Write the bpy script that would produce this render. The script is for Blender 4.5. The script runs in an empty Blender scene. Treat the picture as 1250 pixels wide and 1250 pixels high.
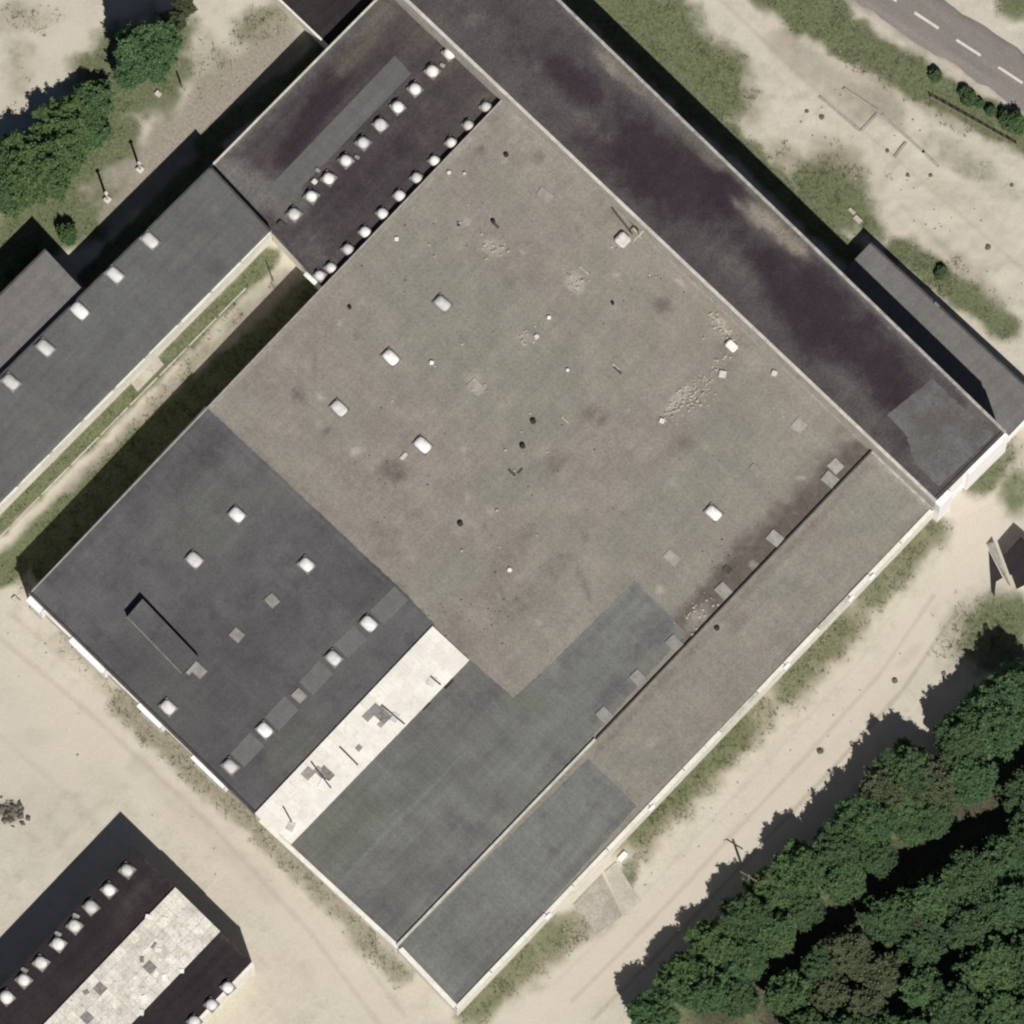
import bpy, bmesh, math, random
import numpy as np
from mathutils import Vector, Matrix

random.seed(7); RNG = np.random.default_rng(11)
scene = bpy.context.scene
COL = scene.collection

# ------------------------------------------------------------------ camera, sky, sun, exposure
M_PX = 0.08                       # metres on the ground per photograph pixel
TILT = math.radians(8.0)          # the satellite looks from a little south of overhead
DIST = 1500.0
HALF = 625 * M_PX
cam_d = bpy.data.cameras.new('camera'); cam = bpy.data.objects.new('camera', cam_d); COL.objects.link(cam)
cam.location = (0, -math.sin(TILT) * DIST, math.cos(TILT) * DIST)
cam.rotation_euler = (TILT, 0, 0)
cam_d.sensor_width = 36; cam_d.lens = 36 * DIST / (2 * HALF)
cam_d.clip_start = 10; cam_d.clip_end = 9000
scene.camera = cam

SUN_EL = math.radians(54.0); SUN_AZ = math.radians(161.2)
world = bpy.data.worlds.new('World'); scene.world = world; world.use_nodes = True
wn = world.node_tree; bg = wn.nodes['Background']
sky = wn.nodes.new('ShaderNodeTexSky'); sky.sky_type = 'NISHITA'; sky.sun_disc = False
sky.sun_elevation = SUN_EL; sky.sun_rotation = SUN_AZ
sky.air_density = 0.5; sky.dust_density = 0.3; sky.ozone_density = 0.3; sky.altitude = 100
wn.links.new(sky.outputs[0], bg.inputs[0]); bg.inputs[1].default_value = 0.05
sd = bpy.data.lights.new('sun', 'SUN'); sd.energy = 5.0; sd.angle = math.radians(0.5); sd.color = (1, 0.965, 0.90)
so = bpy.data.objects.new('sun', sd); COL.objects.link(so); so.location = (20, -60, 90)
sv = Vector((math.sin(SUN_AZ) * math.cos(SUN_EL), math.cos(SUN_AZ) * math.cos(SUN_EL), math.sin(SUN_EL)))
so.rotation_euler = sv.to_track_quat('Z', 'Y').to_euler()
vs = scene.view_settings
vs.view_transform = 'Standard'; vs.look = 'None'; vs.exposure = -0.16; vs.gamma = 1.0; vs.use_curve_mapping = False
scene.render.engine = 'CYCLES'
scene.cycles.filter_width = 2.2

# ------------------------------------------------------------------ pixels <-> places
CT, ST = math.cos(TILT), math.sin(TILT)
def W(px, py, h=0.0):
    """the place at height h that the photograph shows at pixel (px, py)"""
    a = (px - 625) * M_PX / DIST; b = (625 - py) * M_PX / DIST
    d = Vector((a, b * CT + ST, b * ST - CT))
    t = (h - cam.location.z) / d.z
    p = Vector(cam.location) + d * t
    return Vector((p.x, p.y, h))
def PX(x, y, z):
    """arrays of places -> photograph pixels"""
    dx = x; dy = y - cam.location.y; dz = z - cam.location.z
    cy = dy * CT + dz * ST; cz = -dy * ST + dz * CT
    return 625 + dx / -cz * DIST / M_PX, 625 - cy / -cz * DIST / M_PX

# ------------------------------------------------------------------ noise for masks
def vnoise(x, y, seed):
    xi = np.floor(x).astype(np.int64); yi = np.floor(y).astype(np.int64)
    fx = x - xi; fy = y - yi
    fx = fx * fx * (3 - 2 * fx); fy = fy * fy * (3 - 2 * fy)
    def h(a, b):
        n = (a * 374761393 + b * 668265263 + seed * 974634777) & 0x7fffffff
        n = ((n ^ (n >> 13)) * 1274126177) & 0x7fffffff
        return ((n ^ (n >> 16)) & 0xffff) / 65535.0
    return (h(xi, yi) * (1 - fx) + h(xi + 1, yi) * fx) * (1 - fy) + (h(xi, yi + 1) * (1 - fx) + h(xi + 1, yi + 1) * fx) * fy
def fbm(x, y, seed=0, oct=4):
    s = 0; a = 0.5; t = 0
    for i in range(oct):
        s = s + a * vnoise(x, y, seed + i * 17); t += a; a *= 0.55; x = x * 2.03 + 5.1; y = y * 2.03 + 9.7
    return s / t
def sstep(e0, e1, v):
    t = np.clip((v - e0) / (e1 - e0), 0, 1); return t * t * (3 - 2 * t)
def blob(px, py, b, seed, rough=0.8):
    """b = (cx, cy, rx, ry, angle in degrees clockwise in the picture, strength)"""
    cx, cy, rx, ry, an, s = b
    c, q = math.cos(math.radians(an)), math.sin(math.radians(an))
    u = (px - cx) * c + (py - cy) * q; v = -(px - cx) * q + (py - cy) * c
    d = np.sqrt((u / rx) ** 2 + (v / ry) ** 2)
    n = fbm(px / 26, py / 26, seed, 4) - 0.5
    return s * (1 - sstep(0.25, 1.3, d + n * rough))
def capsule(px, py, b, seed, rough=0.8):
    """b = (x1, y1, x2, y2, half width, strength)"""
    x1, y1, x2, y2, r, s = b
    L = (x2 - x1) ** 2 + (y2 - y1) ** 2
    t = np.clip(((px - x1) * (x2 - x1) + (py - y1) * (y2 - y1)) / L, 0, 1)
    d = np.hypot(px - x1 - t * (x2 - x1), py - y1 - t * (y2 - y1)) / r
    n = fbm(px / 22, py / 22, seed, 4) - 0.5
    return s * (1 - sstep(0.25, 1.35, d + n * rough))
def paint(px, py, shapes, seed=0, rough=0.8):
    out = np.zeros_like(px)
    for i, b in enumerate(shapes):
        f = capsule if len(b[0:6]) == 6 and b[-1] == 'c' or (len(b) == 7 and b[6] == 'c') else blob
        out = np.maximum(out, f(px, py, b[:6], seed + i * 7, rough))
    return out

# ------------------------------------------------------------------ materials
def new_mat(name):
    m = bpy.data.materials.new(name); m.use_nodes = True
    nt = m.node_tree; nt.nodes.clear()
    out = nt.nodes.new('ShaderNodeOutputMaterial'); p = nt.nodes.new('ShaderNodeBsdfPrincipled')
    nt.links.new(p.outputs[0], out.inputs[0])
    return m, nt, p
class NG:
    def __init__(s, nt): s.nt = nt
    def n(s, t, **kw):
        o = s.nt.nodes.new(t)
        for k, v in kw.items(): setattr(o, k, v)
        return o
    def l(s, a, b): s.nt.links.new(a, b)
    def noise(s, vec, scale, detail=4, rough=0.55):
        o = s.n('ShaderNodeTexNoise'); o.inputs['Scale'].default_value = scale
        o.inputs['Detail'].default_value = detail; o.inputs['Roughness'].default_value = rough
        s.l(vec, o.inputs['Vector']); return o.outputs[0]
    def ramp(s, v, lo, hi, a=0.0, b=1.0):
        o = s.n('ShaderNodeMapRange', interpolation_type='SMOOTHSTEP'); s.l(v, o.inputs[0])
        for i, x in enumerate((lo, hi, a, b)): o.inputs[i + 1].default_value = x
        return o.outputs[0]
    def math(s, op, a, b):
        o = s.n('ShaderNodeMath', operation=op)
        for i, x in enumerate((a, b)):
            if hasattr(x, 'links'): s.l(x, o.inputs[i])
            else: o.inputs[i].default_value = x
        return o.outputs[0]
    def mix(s, f, a, b, mode='MIX'):
        o = s.n('ShaderNodeMix', data_type='RGBA', blend_type=mode)
        for sock, x in ((o.inputs[0], f), (o.inputs[6], a), (o.inputs[7], b)):
            if hasattr(x, 'links'): s.l(x, sock)
            elif isinstance(x, tuple): sock.default_value = (*x, 1)
            else: sock.default_value = x
        return o.outputs[2]
    def grey(s, v):
        o = s.n('ShaderNodeCombineColor')
        for i in range(3): s.l(v, o.inputs[i])
        return o.outputs[0]
    def pos(s): return s.n('ShaderNodeNewGeometry').outputs['Position']
    def mapped(s, vec, rot=0, sc=(1, 1, 1)):
        r = s.n('ShaderNodeMapping'); r.inputs['Rotation'].default_value = (0, 0, rot); s.l(vec, r.inputs[0])
        o = s.n('ShaderNodeMapping'); o.inputs['Scale'].default_value = sc
        s.l(r.outputs[0], o.inputs[0]); return o.outputs[0]
    def attr(s, name):
        o = s.n('ShaderNodeAttribute', attribute_name=name)
        c = s.n('ShaderNodeSeparateColor'); s.l(o.outputs['Color'], c.inputs[0]); return c.outputs
    def bump(s, p, h, dist, strength=0.6):
        o = s.n('ShaderNodeBump'); o.inputs['Distance'].default_value = dist; o.inputs['Strength'].default_value = strength
        s.l(h, o.inputs['Height']); s.l(o.outputs[0], p.inputs['Normal'])
AX = 0.0   # building axis, set below
def mul(c, k): return tuple(x * k for x in c)
def roof_mat(name, a, b, c, dark, light, moss, streak=0.25, grain=0.22, seam=0.0):
    m, nt, p = new_mat(name); g = NG(nt)
    P = g.pos()
    col = g.mix(g.ramp(g.noise(P, 0.09, 5), 0.36, 0.64), a, b)
    col = g.mix(g.ramp(g.noise(P, 0.45, 6, 0.62), 0.5, 0.72, 0, 0.75), col, c)
    md = g.ramp(g.noise(P, 0.42, 6, 0.62), 0.3, 0.7, 1 - grain * .38, 1 + grain * .38)
    A = g.attr('stain')
    n1 = g.noise(P, 1.3, 5, 0.65)
    for ch, cc in ((0, dark), (1, light), (2, moss)):
        f = g.ramp(g.math('ADD', A[ch], g.math('MULTIPLY', g.math('SUBTRACT', n1, 0.5), 0.9)), 0.0, 1.05)
        f = g.math('MULTIPLY', f, g.ramp(A[ch], 0.0, 0.12))
        col = g.mix(f, col, cc)
    # streaks along the roofing felt, both ways of the building
    s1 = g.noise(g.mapped(P, -AX, (0.10, 1.4, 1)), 1.0, 5, 0.65)
    s2 = g.noise(g.mapped(P, -AX, (0.9, 0.16, 1)), 1.0, 5, 0.65)
    k = g.math('MULTIPLY', g.ramp(s1, 0.3, 0.7, 1 - streak, 1 + streak), g.ramp(s2, 0.3, 0.7, 1 - streak * .7, 1 + streak * .7))
    f1 = g.ramp(g.noise(P, 4.0, 4, 0.6), 0.25, 0.75, 1 - grain * .8, 1 + grain * .8)
    f2 = g.ramp(g.noise(P, 15, 2, 0.6), 0.25, 0.75, 1 - grain * .55, 1 + grain * .55)
    k = g.math('MULTIPLY', g.math('MULTIPLY', k, md), g.math('MULTIPLY', f1, f2))
    # dark specks and pale scuffs
    sp = g.ramp(g.noise(P, 2.7, 2, 0.5), 0.70, 0.76, 1, 0.72)
    k = g.math('MULTIPLY', k, sp)
    sc = g.ramp(g.noise(g.mapped(P, 0.3, (1, 1.5, 1)), 2.1, 2, 0.5), 0.72, 0.78, 1, 1.22)
    k = g.math('MULTIPLY', k, sc)
    if seam:
        br = g.n('ShaderNodeTexWave', bands_direction='X', wave_profile='SIN')
        br.inputs['Scale'].default_value = 0.314; br.inputs['Distortion'].default_value = 0.35; br.inputs['Detail Scale'].default_value = 1.2
        g.l(g.mapped(P, -AX, (1, 1, 1)), br.inputs['Vector'])
        k = g.math('MULTIPLY', k, g.ramp(br.outputs[1], 0.94, 1.0, 1, 1 + seam))
    col = g.mix(1.0, col, g.grey(k), 'MULTIPLY')
    g.l(col, p.inputs['Base Color']); p.inputs['Roughness'].default_value = 0.93
    p.inputs['Specular IOR Level'].default_value = 0.25
    g.bump(p, g.noise(P, 9, 3), 0.02, 0.4)
    return m
def simple_mat(name, a, b, scale=1.0, rough=0.8, grain=0.12, rnd=0.0, spec=0.3, dirt=None):
    m, nt, p = new_mat(name); g = NG(nt); P = g.pos()
    col = g.mix(g.ramp(g.noise(P, scale, 5, 0.6), 0.35, 0.65), a, b)
    if dirt: col = g.mix(g.ramp(g.noise(g.mapped(P, 0, (1, 1, .25)), 1.7, 5, 0.7), 0.5, 0.72, 0, 0.8), col, dirt)
    k = g.ramp(g.noise(P, scale * 9, 3, 0.6), 0.25, 0.75, 1 - grain, 1 + grain)
    if rnd:
        oi = g.n('ShaderNodeObjectInfo')
        k = g.math('MULTIPLY', k, g.ramp(oi.outputs['Random'], 0, 1, 1 - rnd, 1 + rnd * .5))
    col = g.mix(1.0, col, g.grey(k), 'MULTIPLY')
    g.l(col, p.inputs['Base Color']); p.inputs['Roughness'].default_value = rough
    p.inputs['Specular IOR Level'].default_value = spec
    return m

H_MAIN, H_AISLE, H_TALL, H_NORTH, H_WING, H_WANNEX, H_TANNEX, H_EANNEX, H_STORE = 6.2, 6.42, 11.5, 5.3, 6.9, 6.1, 3.6, 2.7, 6.2
mW, mN, mE, mS = W(35, 725, H_MAIN), W(612, 122, H_MAIN), W(1140, 622, H_MAIN), W(558, 1232, H_MAIN)
dU = (mN - mW).normalized()          # along the building to the north-east
dV = (mE - mN).normalized()          # along the building to the south-east
AX = math.atan2(dU.y, dU.x)

GREYBROWN = ((0.240, 0.212, 0.186), (0.234, 0.220, 0.186), (0.272, 0.240, 0.210))
MT = {}
MT['felt_main'] = roof_mat('weathered_grey_brown_felt', *GREYBROWN, dark=(0.105, 0.086, 0.078), light=(0.42, 0.39, 0.34), moss=(0.218, 0.214, 0.178), streak=0.045, grain=0.19, seam=-0.05)
MT['felt_dark'] = roof_mat('charcoal_felt', (0.086, 0.082, 0.086), (0.116, 0.116, 0.117), (0.078, 0.071, 0.077), dark=(0.062, 0.052, 0.058), light=(0.19, 0.19, 0.18), moss=(0.112, 0.113, 0.100), streak=0.06, grain=0.18, seam=-0.05)
MT['felt_slate'] = roof_mat('slate_grey_felt', (0.130, 0.130, 0.122), (0.165, 0.168, 0.158), (0.120, 0.115, 0.113), dark=(0.085, 0.076, 0.082), light=(0.20, 0.205, 0.20), moss=(0.125, 0.135, 0.11), streak=0.08, grain=0.16, seam=0.10)
MT['felt_tall'] = roof_mat('dark_stained_felt', (0.070, 0.061, 0.063), (0.086, 0.078, 0.076), (0.056, 0.046, 0.051), dark=(0.032, 0.023, 0.030), light=(0.165, 0.150, 0.136), moss=(0.235, 0.212, 0.172), streak=0.08, grain=0.3)
MT['felt_north'] = roof_mat('blackened_felt', (0.068, 0.058, 0.060), (0.056, 0.046, 0.050), (0.086, 0.074, 0.072), dark=(0.032, 0.023, 0.030), light=(0.140, 0.134, 0.126), moss=(0.100, 0.085, 0.070), streak=0.12, grain=0.25)
MT['felt_wing'] = roof_mat('plain_grey_felt', (0.112, 0.110, 0.108), (0.122, 0.124, 0.121), (0.104, 0.098, 0.099), dark=(0.088, 0.075, 0.078), light=(0.2, 0.2, 0.195), moss=(0.14, 0.12, 0.11), streak=0.07, grain=0.14)
MT['felt_store'] = roof_mat('black_purple_felt', (0.024, 0.019, 0.021), (0.031, 0.026, 0.027), (0.020, 0.015, 0.018), dark=(0.022, 0.017, 0.021), light=(0.09, 0.085, 0.085), moss=(0.06, 0.05, 0.045), streak=0.14, grain=0.25)
MT['felt_annex'] = roof_mat('mid_grey_felt', (0.150, 0.145, 0.138), (0.165, 0.158, 0.152), (0.14, 0.13, 0.13), dark=(0.1, 0.09, 0.09), light=(0.22, 0.22, 0.21), moss=(0.15, 0.14, 0.12), streak=0.08, grain=0.15)
MT['patch_grey'] = simple_mat('pale_grey_felt_patch', (0.150, 0.148, 0.142), (0.130, 0.128, 0.126), 0.8, 0.95, 0.2)
MT['patch_blue'] = simple_mat('blue_grey_felt_patch', (0.140, 0.140, 0.136), (0.104, 0.097, 0.094), 0.5, 0.95, 0.18, dirt=(0.086, 0.074, 0.071))
MT['concrete'] = simple_mat('pale_concrete', (0.46, 0.44, 0.37), (0.38, 0.35, 0.30), 0.6, 0.95, 0.15)
MT['concrete_dark'] = simple_mat('grey_concrete', (0.37, 0.34, 0.295), (0.30, 0.275, 0.24), 0.6, 0.95, 0.2)
MT['white_wall'] = simple_mat('white_rendered_wall', (0.90, 0.87, 0.855), (0.86, 0.83, 0.815), 0.5, 0.85, 0.06)
MT['cream_wall'] = simple_mat('cream_rendered_wall', (0.80, 0.77, 0.69), (0.72, 0.69, 0.61), 0.5, 0.85, 0.08, dirt=(0.56, 0.53, 0.46))
MT['grey_wall'] = simple_mat('stained_brick_wall', (0.46, 0.44, 0.38), (0.38, 0.36, 0.31), 0.6, 0.9, 0.15)
MT['coping'] = simple_mat('weathered_metal_coping', (0.44, 0.42, 0.39), (0.30, 0.28, 0.26), 1.2, 0.75, 0.15, dirt=(0.20, 0.18, 0.165))
MT['coping_pale'] = simple_mat('pale_coping', (0.60, 0.57, 0.50), (0.46, 0.44, 0.38), 0.9, 0.8, 0.15, dirt=(0.34, 0.32, 0.27))
MT['coping_dark'] = simple_mat('dark_flashing', (0.055, 0.05, 0.05), (0.08, 0.075, 0.07), 1.2, 0.8, 0.2)
MT['dome'] = simple_mat('white_acrylic_dome', (0.80, 0.785, 0.765), (0.66, 0.64, 0.61), 1.3, 0.6, 0.08, rnd=0.28, spec=0.3, dirt=(0.52, 0.49, 0.44))
MT['curb'] = simple_mat('grey_curb', (0.26, 0.25, 0.235), (0.15, 0.14, 0.135), 2.0, 0.9, 0.15)
MT['cap'] = simple_mat('dull_cover_sheet', (0.34, 0.325, 0.30), (0.26, 0.245, 0.23), 1.6, 0.9, 0.2, rnd=0.2)
MT['sheet_white'] = simple_mat('white_translucent_sheet', (0.82, 0.785, 0.72), (0.75, 0.71, 0.64), 0.7, 0.6, 0.08, rnd=0.06, dirt=(0.64, 0.60, 0.52))
MT['sheet_dirty'] = simple_mat('dirty_translucent_sheet', (0.72, 0.68, 0.61), (0.60, 0.56, 0.49), 0.9, 0.7, 0.22, rnd=0.12, dirt=(0.42, 0.38, 0.32))
MT['black'] = simple_mat('dark_opening', (0.03, 0.028, 0.028), (0.05, 0.045, 0.04), 1.5, 0.9, 0.2)
MT['steel'] = simple_mat('grey_steel', (0.22, 0.21, 0.2), (0.16, 0.15, 0.14), 3, 0.6, 0.1)
MT['steel_dark'] = simple_mat('dark_rusty_steel', (0.07, 0.06, 0.05), (0.1, 0.07, 0.05), 3, 0.7, 0.2)
MT['glass'] = simple_mat('dark_window_glass', (0.03, 0.035, 0.04), (0.05, 0.05, 0.055), 1, 0.15, 0.05, spec=0.5)
MT['debris'] = simple_mat('pale_rubble', (0.50, 0.46, 0.38), (0.34, 0.30, 0.25), 3, 0.9, 0.2)
MT['rock'] = simple_mat('dark_stone', (0.10, 0.09, 0.075), (0.16, 0.14, 0.12), 2, 0.95, 0.2)
MT['wood'] = simple_mat('grey_timber', (0.16, 0.125, 0.09), (0.22, 0.18, 0.14), 3, 0.9, 0.2)
MT['bark'] = simple_mat('bark', (0.07, 0.055, 0.04), (0.11, 0.09, 0.07), 4, 0.95, 0.2)
MT['white_paint'] = simple_mat('white_road_paint', (0.66, 0.62, 0.58), (0.56, 0.53, 0.50), 3, 0.8, 0.15)

# ------------------------------------------------------------------ object helpers
def link(name, me, mat=None, parent=None):
    o = bpy.data.objects.new(name, me); COL.objects.link(o)
    if mat is not None and me is not None: me.materials.append(MT[mat] if isinstance(mat, str) else mat)
    if parent is not None:
        o.parent = parent
        o.matrix_parent_inverse = Matrix.Translation(-parent.location) if parent.location.length else Matrix()
    return o
def thing(name, loc, label, cat, group=None):
    o = bpy.data.objects.new(name, None); COL.objects.link(o); o.empty_display_size = 0.5
    o.location = loc
    return tag(o, label, cat, group)
def tag(o, label, cat, group=None, kind=None):
    o['label'] = label; o['category'] = cat
    if group: o['group'] = group
    if kind: o['kind'] = kind
    return o
def struct(o): o['kind'] = 'structure'; return o
def from_bm(name, bm, mat, parent=None, smooth=False):
    me = bpy.data.meshes.new(name); bmesh.ops.recalc_face_normals(bm, faces=bm.faces)
    bm.to_mesh(me); bm.free()
    if smooth: me.polygons.foreach_set('use_smooth', [True] * len(me.polygons))
    return link(name, me, mat, parent)
def raw_mesh(name, V, F, smooth=False):
    me = bpy.data.meshes.new(name); V = np.asarray(V, np.float32); F = np.asarray(F, np.int32)
    me.vertices.add(len(V)); me.vertices.foreach_set('co', V.ravel())
    k = F.shape[1]
    me.loops.add(F.size); me.loops.foreach_set('vertex_index', F.ravel())
    me.polygons.add(len(F)); me.polygons.foreach_set('loop_start', np.arange(0, F.size, k, dtype=np.int32))
    me.update(calc_edges=True)
    if smooth: me.polygons.foreach_set('use_smooth', [True] * len(F))
    return me
def prism(bm, pts, z0, z1):
    lo = [bm.verts.new((p[0], p[1], z0)) for p in pts]; hi = [bm.verts.new((p[0], p[1], z1)) for p in pts]
    n = len(pts); bm.faces.new(hi); bm.faces.new(lo[::-1])
    for i in range(n): bm.faces.new((lo[i], lo[(i + 1) % n], hi[(i + 1) % n], hi[i]))
def box(bm, c, sx, sy, sz, ax=None, bevel=0):
    """box resting on c, long side sx along ax"""
    ax = (ax or dU); ax = Vector((ax.x, ax.y, 0)).normalized(); ay = Vector((-ax.y, ax.x, 0))
    r = bmesh.ops.create_cube(bm, size=1)
    for v in r['verts']:
        q = v.co.copy(); v.co = Vector((c[0], c[1], c[2])) + ax * q.x * sx + ay * q.y * sy + Vector((0, 0, (q.z + .5) * sz))
    if bevel:
        ed = list({e for v in r['verts'] for e in v.link_edges})
        bmesh.ops.bevel(bm, geom=ed, offset=bevel, segments=2, affect='EDGES')
def tube(bm, a, b, r0, r1, n=8):
    a = Vector(a); b = Vector(b); d = (b - a).normalized()
    u = d.orthogonal().normalized(); w = d.cross(u)
    A = [bm.verts.new(a + (u * math.cos(t) + w * math.sin(t)) * r0) for t in [2 * math.pi * i / n for i in range(n)]]
    B = [bm.verts.new(b + (u * math.cos(t) + w * math.sin(t)) * r1) for t in [2 * math.pi * i / n for i in range(n)]]
    for i in range(n): bm.faces.new((A[i], A[(i + 1) % n], B[(i + 1) % n], B[i]))
    bm.faces.new(B); bm.faces.new(A[::-1])
def inset(pts, d):
    n = len(pts); out = []
    area = sum(pts[i][0] * pts[(i + 1) % n][1] - pts[(i + 1) % n][0] * pts[i][1] for i in range(n))
    sg = 1 if area > 0 else -1
    for i in range(n):
        p0, p, p1 = Vector(pts[i - 1][:2]), Vector(pts[i][:2]), Vector(pts[(i + 1) % n][:2])
        e0 = (p - p0).normalized(); e1 = (p1 - p).normalized()
        n0 = Vector((-e0.y, e0.x)) * sg; n1 = Vector((-e1.y, e1.x)) * sg
        m = (n0 + n1).normalized(); k = d / max(0.3, m.dot(n0)); out.append(p + m * k)
    return out
def sheet(name, pts, ztop, depth, mat, parent, step=0.5, dark=(), light=(), moss=(), seed=0, lift=0.0, ragged=None):
    """a roof or ground sheet: a polygon cut into small cells, edges turned down by depth"""
    bm = bmesh.new(); bm.faces.new([bm.verts.new((p[0], p[1], ztop)) for p in pts])
    for d in (dU, dV):
        ks = [Vector(p[:2]).dot(d.to_2d()) for p in pts]
        k = math.floor(min(ks) / step) * step + step
        while k < max(ks) - 1e-3:
            bmesh.ops.bisect_plane(bm, geom=bm.verts[:] + bm.edges[:] + bm.faces[:], plane_co=d * k, plane_no=d, dist=1e-4); k += step
    bmesh.ops.recalc_face_normals(bm, faces=bm.faces)
    if bm.faces[:][0].normal.z < 0: bmesh.ops.reverse_faces(bm, faces=bm.faces)
    if lift:
        for v in bm.verts: v.co.z += lift * (float(fbm(np.array([v.co.x * .35]), np.array([v.co.y * .35]), seed, 3)[0]) - .5)
    if ragged:   # uneven torn edge wherever the sheet does not end at the roof's own edge
        bv = {v for e in bm.edges if len(e.link_faces) == 1 for v in e.verts}
        n_ = len(ragged); mv = []
        for v in bv:
            q = v.co.to_2d(); dm = 9
            for i in range(n_):
                a_, b_ = Vector(ragged[i][:2]), Vector(ragged[(i + 1) % n_][:2]); ab = b_ - a_
                dm = min(dm, (q - a_ - ab * max(0, min(1, (q - a_).dot(ab) / ab.length_squared))).length)
            if dm > .35: mv.append(v)
        rg = random.Random(seed)
        for v in mv: v.co.x += rg.uniform(-.07, .07); v.co.y += rg.uniform(-.07, .07)
    if depth:
        be = [e for e in bm.edges if len(e.link_faces) == 1]
        r = bmesh.ops.extrude_edge_only(bm, edges=be)
        for v in r['geom']:
            if isinstance(v, bmesh.types.BMVert): v.co.z = ztop - depth
    me = bpy.data.meshes.new(name); bm.to_mesh(me); bm.free()
    n = len(me.vertices); co = np.empty(n * 3, np.float32); me.vertices.foreach_get('co', co); co = co.reshape(-1, 3)
    px, py = PX(co[:, 0].astype(float), co[:, 1].astype(float), co[:, 2].astype(float))
    c = np.zeros((n, 4), np.float32); c[:, 3] = 1
    for i, sh in enumerate((dark, light, moss)):
        if sh: c[:, i] = paint(px, py, sh, seed + i * 31)
    at = me.attributes.new('stain', 'FLOAT_COLOR', 'POINT'); at.data.foreach_set('color', c.ravel())
    return link(name, me, mat, parent)
def walls(parent, pts, z0, z1, mats, skip=(), th=0.3):
    inn = inset(pts, th); n = len(pts)
    for i in range(n):
        if i in skip: continue
        bm = bmesh.new(); prism(bm, [pts[i], pts[(i + 1) % n], inn[(i + 1) % n], inn[i]], z0, z1)
        from_bm('wall', bm, mats[i] if isinstance(mats, (list, tuple)) else mats, parent)
def coping(parent, a, b, z, w, h, mat, out=0.06, name='coping'):
    """a strip along the roof edge a-b, sitting on the roof; the roof lies to the left of a->b"""
    d = (Vector(b[:2]) - Vector(a[:2])).normalized(); nl = Vector((-d.y, d.x))
    a2, b2 = Vector(a[:2]), Vector(b[:2])
    bm = bmesh.new(); prism(bm, [a2 - nl * out, b2 - nl * out, b2 + nl * (w - out), a2 + nl * (w - out)], z, z + h)
    return from_bm(name, bm, mat, parent)

# skylights: a curb and a bulged dome; shared meshes
_sk = {}
def dome_mesh(a, b, h, e):
    key = (a, b, h, e)
    if key in _sk: return _sk[key]
    nu, nv = 20, 5; V = []; F = []
    for j in range(nv + 1):
        t = j / nv * math.pi / 2 * .97; r = math.cos(t) ** 0.75; z = math.sin(t) * h
        for i in range(nu):
            q = 2 * math.pi * i / nu; c, s = math.cos(q), math.sin(q)
            V.append((math.copysign(abs(c) ** e, c) * a / 2 * r, math.copysign(abs(s) ** e, s) * b / 2 * r, z))
    for j in range(nv):
        for i in range(nu): F.append((j * nu + i, j * nu + (i + 1) % nu, (j + 1) * nu + (i + 1) % nu, (j + 1) * nu + i))
    V.append((0, 0, h)); top = len(V) - 1
    for i in range(nu): F.append((nv * nu + i, nv * nu + (i + 1) % nu, top))
    me = bpy.data.meshes.new('dome'); me.from_pydata(V, [], F); me.update()
    me.polygons.foreach_set('use_smooth', [True] * len(F)); me.materials.append(MT['dome']); _sk[key] = me
    return me
def curb_mesh(a, b, h, mat='curb'):
    key = ('c', a, b, h, mat)
    if key in _sk: return _sk[key]
    bm = bmesh.new(); r = bmesh.ops.create_cube(bm, size=1)
    for v in r['verts']:
        k = 1.0 if v.co.z < 0 else 0.93
        v.co = Vector((v.co.x * a * k, v.co.y * b * k, (v.co.z + .5) * h))
    bmesh.ops.bevel(bm, geom=bm.edges[:], offset=0.02, segments=1, affect='EDGES')
    me = bpy.data.meshes.new('curb'); bm.to_mesh(me); bm.free(); me.materials.append(MT[mat]); _sk[key] = me
    return me
def skylight(parent, px, py, h, a=1.1, b=1.5, dh=0.42, e=0.55, ch=0.28, jit=0.04):
    """a = size along dU, b = along dV"""
    p = W(px, py, h + ch)
    o = bpy.data.objects.new('skylight', curb_mesh(a * 1.12, b * 1.10, ch)); COL.objects.link(o)
    o.parent = parent; o.location = Vector((p.x, p.y, h)) - parent.location
    o.rotation_euler = (0, 0, AX + random.uniform(-jit, jit))
    d = bpy.data.objects.new('dome', dome_mesh(a, b, dh, e)); COL.objects.link(d); d.parent = o; d.location = (0, 0, ch - 0.015)
    s = random.uniform(0.94, 1.06); d.scale = (s, s, random.uniform(.85, 1.1))
    return o
def capped(parent, px, py, h, a=1.3, b=1.6, ch=0.12, name='capped_skylight'):
    p = W(px, py, h)
    o = bpy.data.objects.new(name, curb_mesh(a, b, ch, 'cap')); COL.objects.link(o)
    o.parent = parent; o.location = Vector((p.x, p.y, h)) - parent.location; o.rotation_euler = (0, 0, AX + random.uniform(-.08, .08))
    return o
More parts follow.
